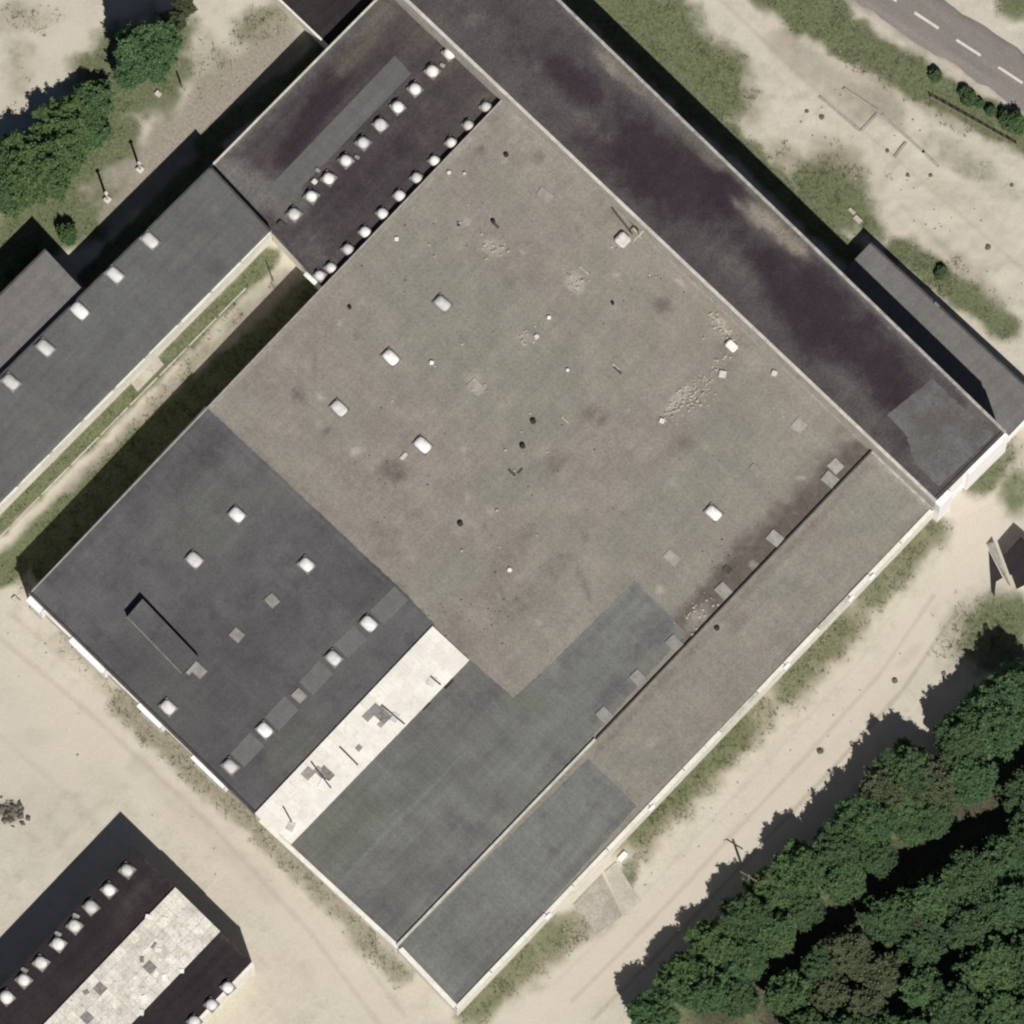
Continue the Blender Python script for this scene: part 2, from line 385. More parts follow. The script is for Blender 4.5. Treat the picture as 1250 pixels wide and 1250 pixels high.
def strip_panels(parent, q, z, n, m, mat, missing=(), thick=0.05, gap=0.03, rise=0.0, name='roof_panel', tilt=0.0):
    """q: four corners; panels n along q0->q3 and m along q0->q1, each its own sheet"""
    q = [Vector((p[0], p[1], 0)) for p in q]
    def at(s, t): return (q[0] * (1 - t) + q[1] * t) * (1 - s) + (q[3] * (1 - t) + q[2] * t) * s
    me = None
    du = (q[3] - q[0]); dv = (q[1] - q[0]); lu = du.length / n; lv = dv.length / m
    bm = bmesh.new(); r = bmesh.ops.create_cube(bm, size=1)
    for v in r['verts']: v.co = Vector((v.co.x * (lu - gap), v.co.y * (lv - gap), (v.co.z + .5) * thick))
    me = bpy.data.meshes.new(name); bm.to_mesh(me); bm.free(); me.materials.append(MT[mat])
    ang = math.atan2(du.y, du.x)
    for i in range(n):
        for j in range(m):
            if (i, j) in missing: continue
            c = at((i + .5) / n, (j + .5) / m)
            o = bpy.data.objects.new(name, me); COL.objects.link(o); o.parent = parent
            t = (j + .5) / m
            zz = z + rise * (1 - abs(2 * t - 1))
            o.location = Vector((c.x, c.y, zz + random.uniform(0, .03))) - parent.location
            sl = math.atan2(rise * 2, dv.length) * (1 if t < .5 else -1) if rise and abs(t - .5) > .05 else 0
            sgn = 1 if du.x * dv.y - du.y * dv.x > 0 else -1
            o.rotation_euler = (sl * sgn + random.uniform(-tilt, tilt), random.uniform(-tilt, tilt), ang)

# ------------------------------------------------------------------ the ground
def gpaint(px, py):
    """masks of what lies on the ground: grass (also laid over shaded strips to deepen their shade), dry weeds, grey dirt, concrete dust, moist dark earth"""
    C = 'c'
    grass = paint(px, py, [
        (930, -25, 1010, 25, 32, 1.2, C), (1000, 22, 1125, 102, 26, 1.2, C), (1125, 102, 1262, 172, 23, 1.1, C),
        (1245, 5, 30, 24, 0, 0.8), (815, 55, 120, 56, 46, 1.0), (870, 110, 58, 55, 60, 1.0), (745, -10, 70, 60, 0, .9),
        (1008, 238, 70, 46, 30, 0.95), (1100, 305, 1230, 400, 22, 0.75, C), (1060, 275, 40, 18, 40, .8),
        (60, 275, 100, 46, -30, 1.05), (165, 85, 90, 66, -45, 1.05), (125, 175, 66, 46, -40, 0.95), (20, 230, 60, 60, 0, 0.9),
        (0, 640, 330, 312, 15, 0.8, C), (0, 700, 395, 345, 22, 1.0, C), (70, 688, 395, 358, 30, 1.4, C),  # alley grass, widened across the hall's shadow to put darker shade into the colour
        (250, 175, 400, 60, 14, 0.9, C), (110, 340, 260, 190, 16, .9, C), (690, -20, 1050, 320, 18, .9, C), (40, 300, 26, 20, 0, .8), (160, 100, 60, 60, -45, .9), (200, 60, 60, 30, -45, .7), (60, 240, 130, 36, -42, .8),  # first three: strips behind the blocks greened to deepen their shade; the rest plain grass
        (1205, 575, 42, 28, -40, 0.8), (1222, 775, 50, 62, 10, 1.0), (1240, 600, 25, 40, 0, 0.6),
        (903, 884, 782, 1006, 26, .6, C), (884, 900, 50, 34, -42, 0.7), (680, 1136, 580, 1230, 24, .5, C), (770, 1060, 765, 1075, 14, .5, C),
        (1140, 646, 1062, 726, 24, 0.5, C), (1030, 762, 962, 834, 26, 0.5, C), (855, 1235, 1270, 905, 40, 2.0, C), (930, 1260, 1270, 990, 50, 2.0, C), (20, 60, 30, 20, 0, .3), (310, 30, 50, 20, -40, .35), (1180, 200, 100, 26, 30, .3),
        (1100, 1120, 330, 90, -38, 1.0), (1240, 1000, 200, 120, -40, 1.0), (1150, 1250, 330, 90, -20, 1.0),
        (390, 60, 30, 15, -45, 0.3), (400, 330, 20, 10, -45, .4),
    ], 3, .7)
    weeds = paint(px, py, [
        (1135, 652, 1062, 726, 30, 0.75, C), (1035, 758, 958, 838, 34, .85, C), (925, 870, 775, 1022, 36, .85, C), (775, 1050, 760, 1085, 14, .5, C),
        (692, 1134, 575, 1236, 32, 0.8, C), (150, 860, 290, 985, 24, 0.85, C), (290, 985, 490, 1190, 18, 0.8, C), (70, 780, 150, 850, 14, .4, C),
        (330, 25, 60, 40, -30, 0.7), (250, 80, 60, 50, -45, .5), (890, 110, 50, 80, -40, 0.7), (1030, 215, 70, 40, 30, 0.9), (960, 200, 60, 26, 30, .55),
        (1150, 340, 70, 30, 43, 0.6), (1215, 560, 60, 35, -40, 0.7), (1200, 780, 70, 70, 0, 0.6), (30, 20, 60, 30, 0, 0.55), (20, 100, 30, 60, 0, .4),
        (330, 335, 60, 640, 14, 0.5, C), (30, 700, 20, 30, 0, .6), (1180, 330, 80, 18, 45, .5),
        (1010, 55, 1180, 160, 12, .5, C),
    ], 41)
    grey = paint(px, py, [
        (340, 60, 130, 250, 46, 0.95, C), (400, 40, 300, 130, 26, .5, C), (1060, 120, 60, 28, 32, 0.75), (960, 55, 1050, 130, 26, .55, C),
        (1045, -10, 1250, 120, 20, .8, C), (1180, 130, 90, 40, 30, .5), (1230, 60, 26, 30, 0, .0),
        (720, 1120, 45, 26, -45, 0.7), (690, 1140, 40, 26, -40, .6), (60, 1010, 90, 60, -30, 0.25), (170, 930, 330, 1090, 22, .30, C),
        (1030, 900, 240, 14, -42, .16), (1190, 300, 80, 50, 20, .2), (352, 342, 40, 660, 22, .85, C),
    ], 77)
    dark = paint(px, py, [
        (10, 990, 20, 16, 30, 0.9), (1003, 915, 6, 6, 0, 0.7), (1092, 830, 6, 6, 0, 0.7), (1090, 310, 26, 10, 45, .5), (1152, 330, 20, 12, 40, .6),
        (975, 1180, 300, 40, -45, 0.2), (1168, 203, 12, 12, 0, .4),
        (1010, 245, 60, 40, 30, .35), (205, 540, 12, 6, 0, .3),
        (1010, 20, 1150, 95, 3.5, .5, C), (340, 110, 280, 170, 8, .3, C), (850, 95, 50, 70, -40, .25),
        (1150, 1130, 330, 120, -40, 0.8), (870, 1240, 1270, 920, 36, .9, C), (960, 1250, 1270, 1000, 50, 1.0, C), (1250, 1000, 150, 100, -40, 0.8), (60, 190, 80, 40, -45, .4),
    ], 113)
    return grass, weeds, grey, dark
def wpaint(px, py):
    C = 'c'
    def poly(pts, w, st): return [(*pts[i], *pts[i + 1], w, st, C) for i in range(len(pts) - 1)]
    tr = [(640, 1262), (792, 1140), (930, 1000), (1060, 860), (1150, 740), (1200, 650)]
    pale = paint(px, py, poly(tr, 34, .8) + poly([(-10, 790), (160, 930), (330, 1090), (480, 1260)], 30, .6) + poly([(395, 35), (330, 95), (240, 170), (180, 230)], 10, .8) + [(60, 40, 70, 50, 0, .7), (60, 900, 110, 80, 0, .7)] + poly([(860, -10), (960, 70), (1060, 140), (1180, 230)], 9, .8) + poly([(1250, 300), (1150, 290), (1040, 200)], 30, .5) + poly([(1130, 640), (1190, 610)], 20, .8), 301, .5)
    def off(pts, dx, dy): return [(x + dx, y + dy) for x, y in pts]
    r1 = [(724, 1244), (792, 1176), (850, 1116), (930, 1030), (1010, 945), (1100, 845), (1165, 750)]
    r2 = [(-10, 770), (120, 880), (260, 1010), (380, 1140), (470, 1260)]
    rut = paint(px, py, poly(r1, 3.5, .75) + poly(off(r1, -26, -22), 4, .5) + poly(off(r1, -50, -40), 3.5, .3) + poly(r2, 5, .45) + poly(off(r2, 24, -20), 5, .45) + poly(off(r2, -60, 70), 6, .3) + poly([(870, -10), (980, 95), (1090, 190), (1250, 330)], 4, .5) + poly([(1100, 250), (1250, 400)], 6, .4) + poly([(0, 1090), (90, 1010), (150, 960)], 8, .3) + [(200, 905, 40, 14, 45, .35), (40, 900, 30, 16, 0, .3), (90, 1040, 40, 20, -45, .3), (370, 1190, 30, 12, 45, .3), (980, 190, 50, 14, 30, .45), (1170, 240, 60, 20, 30, .4), (1200, 350, 40, 20, 45, .4), (30, 80, 40, 26, -45, .35), (1090, 100, 40, 8, 33, .5), (1110, 800, 30, 9, -45, .4), (900, 1010, 30, 8, -45, .35)], 351, .5)
    return pale, rut
def ground_height(x, y, px, py):
    base = 0.10 * (fbm(x * .12, y * .12, 5, 3) - .5)
    lump = sstep(820, 1000, px) * (1 - sstep(330, 430, py)) * 0.35 * (fbm(x * .5, y * .5, 9, 4) - .5)
    veg = 0.10 * (fbm(x * 1.1, y * 1.1, 21, 3) - .5)
    return base + lump + veg * 0.5
def make_ground():
    inner = np.arange(-57, 57.01, 0.25)
    far = np.array([70, 100, 180, 400, 1000, 2500.0])
    xs = np.concatenate([-far[::-1], inner, far]); n = len(xs)
    X, Y = np.meshgrid(xs, xs); x = X.ravel(); y = Y.ravel()
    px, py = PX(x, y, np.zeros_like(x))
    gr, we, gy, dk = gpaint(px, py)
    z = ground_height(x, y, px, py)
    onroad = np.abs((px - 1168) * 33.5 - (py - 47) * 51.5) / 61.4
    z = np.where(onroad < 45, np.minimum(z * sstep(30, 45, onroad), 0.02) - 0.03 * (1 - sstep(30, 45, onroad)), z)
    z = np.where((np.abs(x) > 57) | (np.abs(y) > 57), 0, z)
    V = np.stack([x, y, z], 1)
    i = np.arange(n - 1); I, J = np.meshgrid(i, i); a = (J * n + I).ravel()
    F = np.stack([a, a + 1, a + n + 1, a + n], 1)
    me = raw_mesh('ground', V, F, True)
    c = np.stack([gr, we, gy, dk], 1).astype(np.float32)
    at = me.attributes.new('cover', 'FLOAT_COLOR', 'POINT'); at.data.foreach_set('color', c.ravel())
    pl, ru = wpaint(px, py); c2 = np.stack([pl, ru, pl * 0, pl * 0 + 1], 1).astype(np.float32)
    at = me.attributes.new('wear', 'FLOAT_COLOR', 'POINT'); at.data.foreach_set('color', c2.ravel())
    m, nt, p = new_mat('sandy_ground'); g = NG(nt); P = g.pos()
    A = g.attr('cover')
    aa = [o for o in nt.nodes if o.type == 'ATTRIBUTE'][0].outputs['Alpha']
    B = g.attr('wear')
    n_big = g.noise(P, 0.07, 5); n_mid = g.noise(P, 0.55, 6, 0.65); n_fin = g.noise(P, 3.2, 5, 0.7); n_grain = g.noise(P, 14, 3, 0.6)
    sand = g.mix(g.ramp(n_big, 0.35, 0.65), (0.518, 0.466, 0.392), (0.530, 0.495, 0.418))
    sand = g.mix(g.ramp(n_mid, 0.48, 0.72, 0, 0.8), sand, (0.43, 0.395, 0.325))
    sand = g.mix(g.ramp(g.noise(g.mapped(P, -AX, (.12, 1.6, 1)), 1, 5, .6), 0.52, 0.72, 0, .35), sand, (0.60, 0.55, 0.465))
    def lay(col, f, c1, c2, spread=0.9, lo=0.28, hi=0.62):
        w = g.ramp(g.math('ADD', f, g.math('MULTIPLY', g.math('SUBTRACT', g.math('MULTIPLY', g.math('ADD', n_mid, n_fin), .5), 0.5), spread)), lo, hi)
        w = g.math('MULTIPLY', w, g.ramp(f, 0.0, 0.2))
        return g.mix(w, col, g.mix(g.ramp(n_fin, 0.35, 0.65), c1, c2))
    sand = g.mix(g.ramp(g.noise(P, .22, 6, .65), .42, .7, 0, .55), sand, (0.445, 0.415, 0.345))
    sand = lay(sand, B[0], (0.552, 0.502, 0.424), (0.525, 0.475, 0.402), 0.8, 0.0, 0.9)
    sand = lay(sand, B[1], (0.385, 0.345, 0.275), (0.43, 0.39, 0.32), 1.0, 0.0, 0.9)
    col = lay(sand, A[2], (0.265, 0.235, 0.195), (0.325, 0.290, 0.245), 0.9, 0.02, 0.95)
    col = lay(col, A[1], (0.185, 0.172, 0.118), (0.295, 0.270, 0.200), 1.4, 0.05, 1.0)
    col = lay(col, A[0], (0.105, 0.125, 0.066), (0.165, 0.174, 0.100), 1.1, 0.0, 0.72)
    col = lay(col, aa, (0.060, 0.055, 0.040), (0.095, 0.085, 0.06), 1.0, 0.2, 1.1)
    k = g.math('MULTIPLY', g.ramp(n_grain, 0.25, 0.75, 0.92, 1.07), g.ramp(n_fin, 0.25, 0.75, 0.93, 1.07))
    col = g.mix(1.0, col, g.grey(k), 'MULTIPLY')
    g.l(col, p.inputs['Base Color']); p.inputs['Roughness'].default_value = 1.0; p.inputs['Specular IOR Level'].default_value = 0.1
    g.bump(p, g.math('ADD', n_fin, g.math('MULTIPLY', n_grain, .3)), 0.10, 0.35)
    return struct(link('ground', me, m))
make_ground()
def gz(p):
    px, py = PX(np.array([p[0]]), np.array([p[1]]), np.array([0.0]))
    return float(ground_height(np.array([p[0]]), np.array([p[1]]), px, py)[0])
def onground(px, py):
    p = W(px, py, 0); p.z = gz(p); return p

# the road with its painted dashes
def make_road():
    a, b = W(1168 - 51.5 * 9, 47 - 33.5 * 9, 0), W(1168 + 51.5 * 6, 47 + 33.5 * 6, 0)
    d = (b - a).normalized(); nl = Vector((-d.y, d.x, 0)); L = (b - a).length; half = 2.45
    N = int(L / 0.3); rows = []
    us = np.array([-1, -.97, -.6, -.2, .2, .6, .97, 1.0])
    V = []
    for i in range(N + 1):
        s = L * i / N; c = a + d * s
        for j, u in enumerate(us):
            w = half + (0.22 * (float(vnoise(np.array([s * .8]), np.array([u * 9.]), 3)[0]) - .5) * 2 if abs(u) > .9 else 0)
            q = c + nl * (w * u); V.append((q.x, q.y, 0.045 + 0.03 * (1 - u * u) - (0.06 if abs(u) == 1 else 0)))
    k = len(us); F = [(i * k + j, i * k + j + 1, (i + 1) * k + j + 1, (i + 1) * k + j) for i in range(N) for j in range(k - 1)]
    me = raw_mesh('road', V, F)
    m, nt, p = new_mat('worn_asphalt'); g = NG(nt); P = g.pos(); rot = math.atan2(d.y, d.x)
    col = g.mix(g.ramp(g.noise(P, 0.4, 5), .35, .65), (0.215, 0.188, 0.172), (0.195, 0.178, 0.168))
    col = g.mix(g.ramp(g.noise(g.mapped(P, -rot, (.08, 1.1, 1)), 1, 4, .6), .45, .68, 0, .7), col, (0.245, 0.222, 0.205))
    col = g.mix(1., col, g.grey(g.ramp(g.noise(P, 7, 3, .7), .25, .75, .82, 1.15)), 'MULTIPLY')
    g.l(col, p.inputs['Base Color']); p.inputs['Roughness'].default_value = .9
    g.bump(p, g.noise(P, 12, 3), .02, .5)
    road = struct(link('road', me, m))
    t0 = (W(1131, 25, 0) - a).dot(d)
    off = (W(1131, 25, 0) - a).dot(nl)
    for i in range(-6, 6):
        s = t0 + i * 4.92
        if s < 2 or s > L - 2: continue
        bm = bmesh.new(); c = a + d * s + nl * off
        pts = []
        for q, v in ((-1.42, -.13), (1.42, -.13), (1.42, .13), (-1.42, .13)):
            pts.append(c + d * q + nl * (v + random.uniform(-.015, .015)))
        prism(bm, pts, 0.06, 0.083)
        from_bm('road_marking', bm, 'white_paint', road)
make_road()

# ------------------------------------------------------------------ the buildings
def v2(p): return Vector((p.x, p.y))
def base(pts):
    c = sum((Vector((p[0], p[1], 0)) for p in pts), Vector()) / len(pts); return Vector((c.x, c.y, 0))

# --- main hall
i1, i2 = W(1065, 551, H_MAIN), W(486, 1156, H_MAIN)
hall_pts = [mW, i2, i1, mN]
hall = thing('factory_hall', base(hall_pts), 'large factory hall with wide flat patched grey brown roof', 'building')
walls(hall, hall_pts, -0.2, H_MAIN - .3, ['grey_wall', 'grey_wall', 'grey_wall', 'grey_wall'], skip=(1,))
h = H_MAIN
rr_ = random.Random(77)
def marks(n, x0, y0, x1, y1, rmin, rmax, smin, smax):
    return [(rr_.uniform(x0, x1), rr_.uniform(y0, y1), rr_.uniform(rmin, rmax), rr_.uniform(rmin, rmax) * .6, rr_.choice((-46, 44, 0, 90, 70)), rr_.uniform(smin, smax)) for _ in range(n)]
sheet('roof', hall_pts, h, 0.3, 'felt_main', hall, 0.3,
      dark=marks(90, 270, 130, 1050, 840, 5, 28, .25, .6) + [(1060, 545, 900, 700, 34, .85, 'c'), (900, 705, 835, 765, 28, .8, 'c'), (1015, 565, 34, 24, 0, .5), (600, 700, 60, 40, -40, .32), (540, 780, 40, 60, 30, .34), (470, 660, 26, 40, -45, .3), (560, 820, 60, 22, 45, .35),
            (640, 730, 40, 30, -45, .3), (890, 430, 20, 22, 0, .45), (450, 590, 60, 30, 30, .22), (880, 700, 20, 20, 0, .6), (300, 460, 40, 40, 0, .2), (690, 350, 50, 20, 40, .18), (760, 270, 60, 14, 43, .25), (250, 500, 390, 620, 8, .3, 'c')],
      light=marks(60, 290, 150, 1050, 820, 3, 13, .3, .65) + [(600, 300, 20, 14, 20, .5), (700, 345, 18, 12, 40, .55), (640, 412, 18, 8, 0, .55), (580, 468, 14, 16, 30, .5), (830, 485, 34, 10, -45, .6), (880, 395, 20, 7, 45, .5),
             (850, 755, 30, 12, -45, .45), (975, 518, 9, 9, 0, .5), (922, 573, 9, 6, 45, .5), (620, 125, 1060, 545, 4, .45, 'c'), (615, 128, 256, 500, 3, .3, 'c'), (640, 160, 40, 40, 0, .22), (700, 760, 60, 40, -45, .15)],
      moss=[(560, 400, 120, 110, 0, .7), (660, 480, 45, 90, 20, .8), (830, 600, 90, 50, -40, .75), (900, 520, 60, 70, 0, .6), (560, 700, 60, 50, 0, .65), (620, 590, 60, 40, 0, .6), (930, 420, 40, 20, 45, .7), (480, 360, 60, 80, 40, .5), (620, 240, 50, 60, 0, .5), (700, 800, 50, 22, -45, .5)], seed=201)
o = 0.02
felt1 = [W(x, y, h) for x, y in ((251, 496), (490, 720), (531, 762), (311, 995), (35, 725))]
sheet('felt_layer', felt1, h + o, 0.018, 'felt_dark', hall, 0.4, ragged=hall_pts,
      dark=marks(30, 60, 520, 500, 960, 8, 40, .2, .5) + [(240, 560, 60, 40, -45, .5), (470, 700, 50, 25, 45, .5), (300, 790, 60, 30, 40, .35), (420, 840, 50, 60, -45, .3), (130, 800, 60, 30, 45, .3), (60, 710, 240, 510, 10, .4, 'c'), (330, 740, 50, 40, 0, .4)],
      light=marks(16, 60, 520, 500, 960, 6, 30, .1, .25) + [(246, 502, 484, 722, 3, .3, 'c')],
      moss=[(250, 640, 80, 60, -45, .6), (200, 860, 60, 60, 0, .5), (360, 910, 60, 40, -45, .8), (330, 600, 40, 30, 0, .5), (420, 800, 60, 40, -45, .4)], seed=301)
felt2 = [W(x, y, h) for x, y in ((574, 806), (627, 852), (664, 819), (776, 709), (838, 773), (486, 1156), (356, 1031))]
sheet('felt_layer', felt2, h + o + .006, 0.024, 'felt_slate', hall, 0.4, ragged=hall_pts,
      dark=marks(26, 380, 740, 820, 1130, 8, 36, .2, .45) + [(600, 850, 60, 22, -45, .4), (800, 770, 60, 20, -45, .5), (740, 850, 50, 14, -45, .5), (460, 1120, 60, 40, -45, .3), (720, 770, 50, 40, -45, .25), (560, 1040, 60, 40, -45, .2)],
      light=marks(22, 380, 740, 820, 1130, 6, 40, .1, .28) + [(420, 1070, 560, 925, 3, .4, 'c'), (664, 821, 776, 711, 2.5, .35, 'c'), (640, 860, 60, 9, 45, .25), (779, 711, 838, 771, 3, .35, 'c')],
      moss=[(420, 1010, 80, 40, -45, .7), (640, 860, 40, 24, 0, .6), (500, 960, 90, 30, -45, .3)], seed=401)
# paler band of felt that runs through a row of rooflights
for a, b in (((490, 724), (460, 754)), ((440, 772), (416, 795)), ((398, 814), (374, 841)), ((356, 858), (332, 884)), ((314, 902), (290, 928))):
    n = Vector((8.5, 8.5, 0))
    q = [W(a[0] - n.x, a[1] - n.y, h + .03), W(a[0] + n.x, a[1] + n.y, h + .03), W(b[0] + n.x, b[1] + n.y, h + .03), W(b[0] - n.x, b[1] - n.y, h + .03)]
    bm = bmesh.new(); prism(bm, q, h + .022, h + .045); from_bm('felt_patch', bm, 'patch_grey', hall)
for px, py in ((540, 370), (477, 436), (414, 498), (516, 543), (871, 626)):
    skylight(hall, px, py, h, 1.15, 1.65, .42, .55, .22)
for px, py in ((289, 628), (237, 683), (374, 689), (450, 761), (407, 803), (323, 891), (281, 935), (205, 863)):
    skylight(hall, px, py, h + .02, 1.2, 1.5, .44, .6, .25)
for px, py in ((289, 775), (332, 733), (365, 849), (243, 819)):
    capped(hall, px, py, h + .02, 1.1, 1.25, .14)
for px, py, a, b in ((665, 238, 1.0, 1.6), (820, 680, 1.1, 1.5), (975, 519, 1.2, 1.2), (1020, 569, 1.2, 1.3), (581, 472, 1.2, 1.6), (922, 573, .7, 1.2)):
    capped(hall, px, py, h, a, b, .10)
for px, py in ((1013, 585), (946, 657), (883, 721), (823, 785), (779, 828), (738, 873)):
    capped(hall, px, py, h + .02, 1.25, 1.5, .16, 'capped_vent')
def small(parent, name, px, py, h, s, hh, mat, rot=0.0, s2=None):
    p = W(px, py, h); bm = bmesh.new(); box(bm, (0, 0, 0), s, s2 or s, hh, dU, min(s, hh) * .18)
    ob = from_bm(name, bm, mat, parent); ob.location = Vector((p.x, p.y, h)) - parent.location; ob.rotation_euler = (0, 0, rot)
    ob.matrix_parent_inverse = Matrix(); return ob
for px, py, s in ((651, 515, .5), (638, 545, .5), (618, 190, .42), (602, 271, .4), (560, 275, .3), (875, 767, .5), (748, 371, .3), (427, 376, .35), (562, 640, .5)):
    p = W(px, py, h); bm = bmesh.new()
    tube(bm, (0, 0, 0), (0, 0, .32), s * .42, s * .42, 10); tube(bm, (0, 0, .321), (0, 0, .42), s * .58, s * .30, 10)
    ob = from_bm('vent_pipe', bm, 'black', hall); ob.matrix_parent_inverse = Matrix(); ob.location = Vector((p.x, p.y, h)) - hall.location
for px, py, s in ((670, 388, .38), (527, 443, .4), (622, 696, .4), (655, 411, .42), (808, 514, .5), (945, 456, .55), (882, 457, .7), (560, 274, .34), (484, 292, .4), (548, 211, .35), (567, 212, .3), (693, 452, .3)):
    small(hall, 'vent_cap', px, py, h, s, .3, 'dome', random.random())
small(hall, 'vent_cap', 493, 557, h, .8, .2, 'dome', .0, .4)
small(hall, 'vent_box', 893, 423, h, .8, .55, 'dome', .0, 1.15)
small(hall, 'vent_box', 760, 294, h, 1.25, .7, 'dome', .0, 1.2)
for px, py in ((885, 402), (875, 391), (713, 330), (690, 513), (752, 448), (777, 283)):
    small(hall, 'loose_batten', px, py, h, .16, .1, 'debris', random.uniform(-.1, .1), random.uniform(.9, 1.6))
for px, py, l, w in ((625, 577, .2, .9), (635, 575, .7, .18), (605, 275, .25, .8), (754, 452, .22, 1.0), (888, 695, .6, .8)):
    small(hall, 'loose_board', px, py, h, l, .12, 'coping_dark', 0, w)
# steel steps from the roof to the tall block's wall and a thin mast
for k, (a, b) in enumerate((((748, 256), (772, 286)), ((755, 252), (779, 282)))):
    bm = bmesh.new(); pa, pb = W(*a, h + .5), W(*b, h + .12); tube(bm, pa, pb, .09, .09, 6); from_bm('handrail', bm, 'steel_dark', hall)
bm = bmesh.new(); pm = W(781, 290, h); tube(bm, pm, pm + Vector((0, 0, 2.3)), .07, .05, 8); mast = from_bm('mast', bm, 'coping_pale', hall)
bm = bmesh.new(); tube(bm, pm + Vector((0, 0, 2.0)) - dU * .9, pm + Vector((0, 0, 2.0)) + dU * .9, .07, .07, 6); from_bm('crossbar', bm, 'coping_pale', mast)
# roof lantern: a long low hipped box on the dark felt
q = [W(x, y, h + 1.3) for x, y in ((174, 731), (243, 803), (222, 822), (155, 753))]
bm = bmesh.new()
lo = [bm.verts.new((p.x, p.y, h + .018)) for p in q]; hi = [bm.verts.new((p.x, p.y, h + z)) for p, z in zip(q, (1.3, 1.1, 1.1, 1.3))]
bm.faces.new(hi)
for i in range(4): bm.faces.new((lo[i], lo[(i + 1) % 4], hi[(i + 1) % 4], hi[i]))
lan = from_bm('roof_lantern', bm, 'felt_dark', hall)
bm = bmesh.new(); m_ = (q[1] + q[2]) / 2 + dV * .25
box(bm, (m_.x, m_.y, h + .02), 1.5, .35, .9, dU); from_bm('lantern_end', bm, 'cap', lan)
bm = bmesh.new(); tube(bm, Vector((q[3].x, q[3].y, h + 1.31)), Vector((q[2].x, q[2].y, h + 1.11)), .06, .06, 6); from_bm('lantern_edge', bm, 'cap', lan)
# white translucent strip
q = [W(x, y, h + .3) for x, y in ((528, 764), (573, 806), (355, 1030), (311, 994))]
bm = bmesh.new(); prism(bm, inset([v2(p) for p in q], .06), h + .01, h + .22); from_bm('panel_curb', bm, 'curb', hall)
strip_panels(hall, q, h + .24, 22, 3, 'sheet_white', missing={(8, 1), (15, 1)}, gap=.012, tilt=.006)
for px, py, s in ((458, 866, 1.0), (449, 874, .9), (465, 884, .6), (438, 913, .6), (376, 944, 1.1), (388, 940, .7)):
    ob = small(hall, 'felt_patch', px, py, h + .31, s, .02, 'cap', 0, s * .9)
for a, b in (((415, 912), (437, 934)), ((380, 930), (404, 962)), ((346, 985), (356, 1003)), ((526, 826), (538, 836)), ((466, 861), (494, 884))):
    bm = bmesh.new(); tube(bm, W(*a, h + .42), W(*b, h + .36), .08, .08, 6); from_bm('loose_bar', bm, 'steel_dark', hall)
for px, py, s in ((527, 832, 1.0), (482, 876, .9), (355, 1009, .9), (395, 957, 1.0)):
    small(hall, 'loose_sheet', px, py, h + .33, s, .05, 'dome', .3, s * .8)
for px, py, l in ((548, 835, 1.2), (520, 862, 1.0)):
    small(hall, 'loose_board', px, py, h + .03, l, .1, 'black', 0, .3)
# edges
coping(hall, mN, mW, h, .16, .05, 'cap', .02)
coping(hall, mW, W(311, 995, h), h, .22, .26, 'coping_dark', -.06)
coping(hall, W(318, 1001, h), i2, h + .03, .46, .14, 'cream_wall', .26)
coping(hall, i2, W(728, 904, h), h + .03, .26, .30, 'coping_pale', -.02)
coping(hall, W(729, 903, h), i1, h + .03, .14, .30, 'coping_dark', -.02)
# white gates and bays in the south-west wall
ed = (i2 - mW); el = ed.length; ed.normalize(); en = Vector((ed.y, -ed.x, 0)) if ed.cross(Vector((0, 0, 1))).dot(-dU) > 0 else Vector((-ed.y, ed.x, 0))
if en.dot(-dU) < 0: en = -en
def along(px): # where the wall top passes a given picture column
    s = (W(px, 725 + (px - 35) * (1156 - 725) / (486 - 35), h) - mW).dot(ed); return s
def bay(name, x0, x1, z0, z1, depth, mat, parent=hall):
    s0, s1 = along(x0), along(x1); a = mW + ed * s0; b = mW + ed * s1
    bm = bmesh.new(); prism(bm, [v2(a + en * .003), v2(b + en * .003), v2(b + en * depth), v2(a + en * depth)], z0, z1)
    return from_bm(name, bm, mat, parent)
for x0, x1 in ((37, 53), (89, 130), (172, 200), (238, 277)):
    g_ = bay('gate', x0, x1, 0.9 if x0 > 160 else .3, h - .05, .32, 'white_wall')
    bay('canopy', x0, x1, h - .55, h - .40, .62, 'white_wall', g_)
    bay('sill', x0 + 1, x1 - 1, .1, .28, .5, 'concrete_dark', g_)
for x0, x1 in ((54, 88), (131, 171), (201, 237), (278, 309)):
    bay('fascia', x0, x1, h - .42, h - .06, .30, 'cream_wall')
for x0, x1 in ((140, 150), (158, 168), (208, 217), (224, 233), (284, 292), (298, 306)):
    bay('wall_panel', x0, x1, 1.2, 4.4, .05, 'coping_pale')
bay('wall_cladding', 312, 438, 0.2, h - .03, .10, 'cream_wall')
bay('wall_cladding', 441, 484, 0.2, h - .03, .14, 'cream_wall')
bay('door', 452, 460, 0.1, 2.4, .2, 'concrete_dark')

